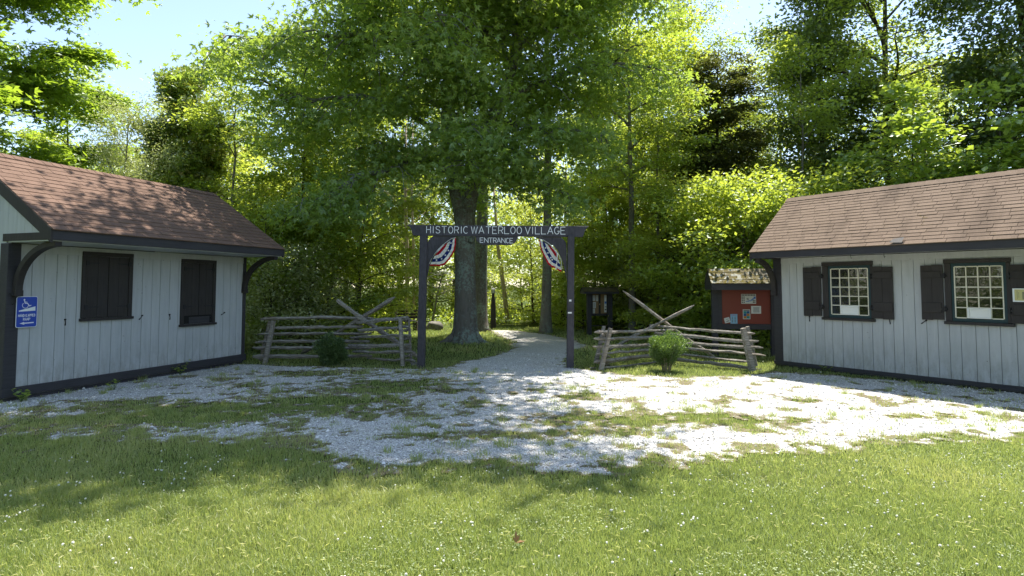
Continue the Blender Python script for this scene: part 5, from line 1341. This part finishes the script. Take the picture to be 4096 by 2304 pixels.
# dead twiggy sapling right of the gate post
e = empty('dead_sapling', (X_at(1730, 24.5), 24.5, 0), 'leafless grey sapling leaning above the boulder', 'tree'); m = MB(); rg = np.random.default_rng(8)
b0 = np.array([X_at(1725, 24.5), 24.5, 0.0]); st_ = poly_curve(b0, (0.32, 0, 1), 2.6, 6, rg, 0.05); m.tube(st_, [0.06, 0.055, 0.05, 0.045, 0.035, 0.02, 0.01], 6)
for i in range(22):
    p, _t = along(st_, 0.45 + 0.54 * rg.random()); d = (rg.choice([-1, -1, 1]) * rg.uniform(0.4, 1), rg.normal(0, 0.3), rg.uniform(-0.1, 0.6))
    br_ = poly_curve(p, d, rg.uniform(0.4, 1.2), 5, rg, 0.2); m.tube(br_, [0.014, 0.012, 0.010, 0.008, 0.006, 0.004], 4)
m.build('trunk', M['bark_grey'], e)
# leaning stems beyond the gate
for px, Yv, lean_, lab in ((2032, 27, -0.12, 'brown leaning trunk right of the lamp post'), (2250, 26, 0.03, 'thin dark trunk seen against the right gate post')):
    x = X_at(px, Yv); e = empty('woodland_trunk', (x, Yv, 0), lab, 'tree'); m = MB(); m.tube([(x, Yv, -0.1), (x + lean_ * 1.5, Yv, 1.5), (x + lean_ * 4, Yv, 3.6), (x + lean_ * 6, Yv, 7)], [0.11, 0.10, 0.08, 0.03], 8); m.build('trunk', M['bark_pale'] if lean_ < 0 else M['bark_dark'], e)

# rows of woodland further back
ZONE = [(-30, -9, 'green tree in the woods behind the shuttered building roof', 'trees behind the shuttered building'), (-9, -1.5, 'leafy tree in the deep woods left of the gate', 'trees in the woods left of the gate'),
        (-1.5, 5.5, 'leafy tree in the deep woods seen through the gate', 'trees in the woods through the gate'), (5.5, 13, 'leafy tree in the woods behind the right rail fence', 'trees in the woods behind the right fence'), (13, 40, 'leafy tree in the woods behind the paned building', 'trees behind the paned building')]
rt = random.Random(12)
SPEC = [('tall_tree', tallA), ('forest_tree', tallB), ('broad_tree', tallC), ('trunk_tree', pole)]
spots = [(-13.5, 29, 2, .85), (-8.8, 31, 1, .9), (-7.2, 27.5, 0, .72), (-3.4, 34, 1, .8), (-6.6, 30, 2, .9), (-11.5, 33, 0, .85), (-4.6, 33, 1, .95), (-6.5, 34, 0, .95), (-16, 30, 1, .8), (-20, 26, 2, .9), (5.6, 33, 0, .95),
         (6.2, 30, 1, 1.), (8.5, 33, 2, 1.1), (10.8, 28, 1, .85), (12.8, 33, 2, .95), (15.5, 28, 2, .8), (18.5, 26, 1, .85), (21, 30, 0, .8), (24, 25, 2, .8), (-24, 22, 0, .9), (14.5, 24, 2, .55), (17.5, 21, 2, .5), (10.4, 30, 2, .8)]
for x, y, k, s in spots:
    z = [q for q in ZONE if q[0] <= x * 26 / y < q[1]] or [ZONE[-1]]
    put(SPEC[k][0], SPEC[k][1], x, y, z[0][2], rt.random() * 6.28, s * rt.uniform(0.94, 1.06), z[0][3])
low = [(-11, 22), (-8.6, 20.5), (-1.2, 37), (0.6, 33), (2.0, 36), (3.2, 31), (1.0, 27),  (3.9, 23), (4.9, 22), (6.2, 22), (7.4, 20.5), (8.6, 19.5), (9.6, 21.5), (6.6, 25), (11.5, 20), (13.5, 19)]
for i, (x, y) in enumerate(low):
    z = [q for q in ZONE if q[0] <= x * 26 / y < q[1]] or [ZONE[-1]]
    k = i % 3
    put(('understory_tree', 'leafy_bush', 'pale_bush')[k], (under, underB, underC)[k], x, y, z[0][2].replace('tree in the', 'bush low in the').replace('leafy bush', 'leafy bush'), rt.random() * 6.28, rt.uniform(0.85, 1.25), z[0][3].replace('trees', 'bushes'), 'bush')['category'] = 'bush'
# trees left of the drive that the window panes mirror
put('broad_tree', tallC, -19, 5.0, 'broad tree beyond the left edge of the lawn', 0.5, 0.9, 'trees left of the drive'); put('broad_tree', tallC, -18, -1.0, 'broad tree beyond the left edge of the lawn', 2.5, 0.95, 'trees left of the drive'); put('broad_tree', tallC, -21, 10.5, 'broad tree beyond the left edge of the lawn', 4.5, 0.9, 'trees left of the drive')

for x_, y_, r_ in ((-11, -16, 1.0), (-3, -19, 2.2), (5, -17, 3.3), (13, -15, 4.4), (20, -6, 5.1), (-24, -10, 0.3)): put('broad_tree', tallC, x_, y_, 'broad tree closing off the lawn behind the photographer', r_, 1.25, 'trees behind the photographer')

# far woods and undergrowth, one mass each
def mass(name, n, fx, size, mat, label):
    P = fx(n); D = RNG.normal(0, 1, (n, 3)); Nn = unit(RNG.normal(0, 0.6, (n, 3)) + [0, -0.3, 1])
    return tag(link_mesh(name, leaves(name, P, D, Nn, size * RNG.uniform(0.6, 1.3, n), mat, 'oval', RNG, 0.6)), label, 'woods', kind='stuff')
def far_pts(n):
    cx = RNG.uniform(-48, 52, 420); cyy = RNG.uniform(40, 52, 420); cz = RNG.uniform(0.3, 1, 420) * (9 + 5 * vnoise(cx, cyy, 7, 3)); i = RNG.integers(0, 420, n)
    return np.stack([cx[i] + RNG.normal(0, 1.2, n), cyy[i] + RNG.normal(0, 1.0, n), np.maximum(0.1, cz[i] + RNG.normal(0, 1.0, n))], 1)
mass('far_woods', 75000, far_pts, 0.34, M['leaf_yellow'], 'far mass of sunlit woodland beyond the nearer trees')
def low_pts(n):
    y = RNG.uniform(25.5, 42, n); x = RNG.uniform(-1, 1, n) * (y * 0.85); k = (x > -0.6) & (x < 1.6) & (y < 23)
    x = np.where(k, x + 4, x); h = 0.75 * fbm(x, y, 1.6, 8, 2) ** 1.5 * 1.6
    return np.stack([x, y, np.abs(RNG.random(n)) * h], 1)
mass('undergrowth', 45000, low_pts, 0.15, M['leaf_wood'], 'low leafy undergrowth covering the floor of the woods')

# ------------------------------------------------------------------ the two shrubs in front of the fences
def shrub(name, c, h, rad, zc, mat, n, size, seed, label, stems, flat_top=False):
    rg = np.random.default_rng(seed); e = empty(name, (c.x, c.y, 0), label, 'shrub')
    u = unit(rg.normal(0, 1, (n, 3))); rr = rg.random(n) ** 0.33
    lump = 1 + 0.24 * np.sin(5 * u[:, 0] + seed) * np.cos(4 * u[:, 2] + 2) + 0.10 * np.sin(9 * u[:, 1] + 4 * u[:, 0])
    P = u * rr[:, None] * lump[:, None] * np.array([rad, rad * 0.95, h / 2]) + [0, 0, zc]
    if stems: P[:, :2] *= (0.36 + 0.72 * np.clip((P[:, 2] - 0.08) / 0.5, 0, 1))[:, None]
    keep = P[:, 2] > ((0.08 + 0.28 * rg.random(n)) if stems else 0.02); keep &= ~(vnoise(P[:, 0] + 5, P[:, 2] * 1.1 + P[:, 1], 0.09, seed) < 0.22); P = P[keep]; n = len(P)
    o = u[keep]; D = o * 0.9 + rg.normal(0, 0.6, (n, 3)) + [0, 0, 0.5]; Nn = unit(o + rg.normal(0, 0.7, (n, 3)) + [0, 0, 0.6])
    link_mesh('crown', leaves('crown', P, D, Nn, size * rg.uniform(0.7, 1.3, n), mat, 'oval', rg, 0.5), e)
    m = MB()
    for i in range(26 if stems else 6):
        a = rg.random() * 6.28; r1 = rad * (0.75 if stems else 0.5) * rg.uniform(0.4, 1)
        m.tube([(math.cos(a) * 0.07, math.sin(a) * 0.07, -0.02), (math.cos(a) * r1 * 0.45, math.sin(a) * r1 * 0.45, zc * 0.55), (math.cos(a) * r1, math.sin(a) * r1, zc * 1.25)], [0.008, 0.0065, 0.004], 5)
    m.build('stem', M['bark_pale' if stems else 'bark_grey'], e, local=True); return e


sc1 = gnd(*c2(1178, 1258)); sc1 = Vector((sc1.x * 12.6 / sc1.y, 12.6, 0)); shrub('round_shrub', sc1, 0.66, 0.315, 0.32, M['leaf_box'], 17000, 0.032, 3, 'small dark green round shrub in front of the left rail fence', False)
sc2 = gnd(*c4(1150, 1372)); shrub('stemmed_shrub', sc2, 0.68, 0.40, 0.42, M['leaf_box2'], 14000, 0.034, 6, 'vase shaped green shrub with bare stems in front of the right rail fence', True)

# weeds along the base of the shuttered building
def weed(px, py, h, n, label, seed):
    c = gnd(px, py); e = empty('weed_plant', (c.x, c.y, 0), label, 'weed'); rg = np.random.default_rng(seed); m = MB(); P = []; D = []
    for i in range(n):
        a = rg.random() * 6.28; q = poly_curve((0, 0, 0), (math.cos(a) * 0.5, math.sin(a) * 0.5, 1), h * rg.uniform(0.6, 1.2), 4, rg, 0.12, 0.25); m.tube(q, [0.004, 0.0035, 0.003, 0.002, 0.001], 4)
        for s in (0.4, 0.55, 0.7, 0.85, 0.98):
            p, d = along(q, s); P.append(p); b_ = rg.random() * 6.28; D.append((math.cos(b_), math.sin(b_), 0.2))
    m.build('stem', M['leaf_wood_plain'], e, local=True)
    P = np.array(P); D = np.array(D); link_mesh('leaf', leaves('leaf', P, D, unit(rg.normal(0, .3, P.shape) + [0, 0, 1]), 0.075, M['leaf_wood'], 'oval', rg, 0.6), e)
M['leaf_wood_plain'] = flat('weed_stem', (0.07, 0.12, 0.03), 0.7)
weed(85, 1610, 0.20, 6, 'leafy weed at the foot of the corner below the ramp sign', 1); weed(455, 1562, 0.22, 4, 'small bright weed along the base of the shuttered building', 2); weed(720, 1500, 0.34, 6, 'tall thin weed against the shuttered building base board', 3); weed(3300, 1490, 0.20, 3, 'small weed at the base of the paned building', 4)
print('objects', len(scene.objects), 'verts', sum(len(m.vertices) for m in bpy.data.meshes))
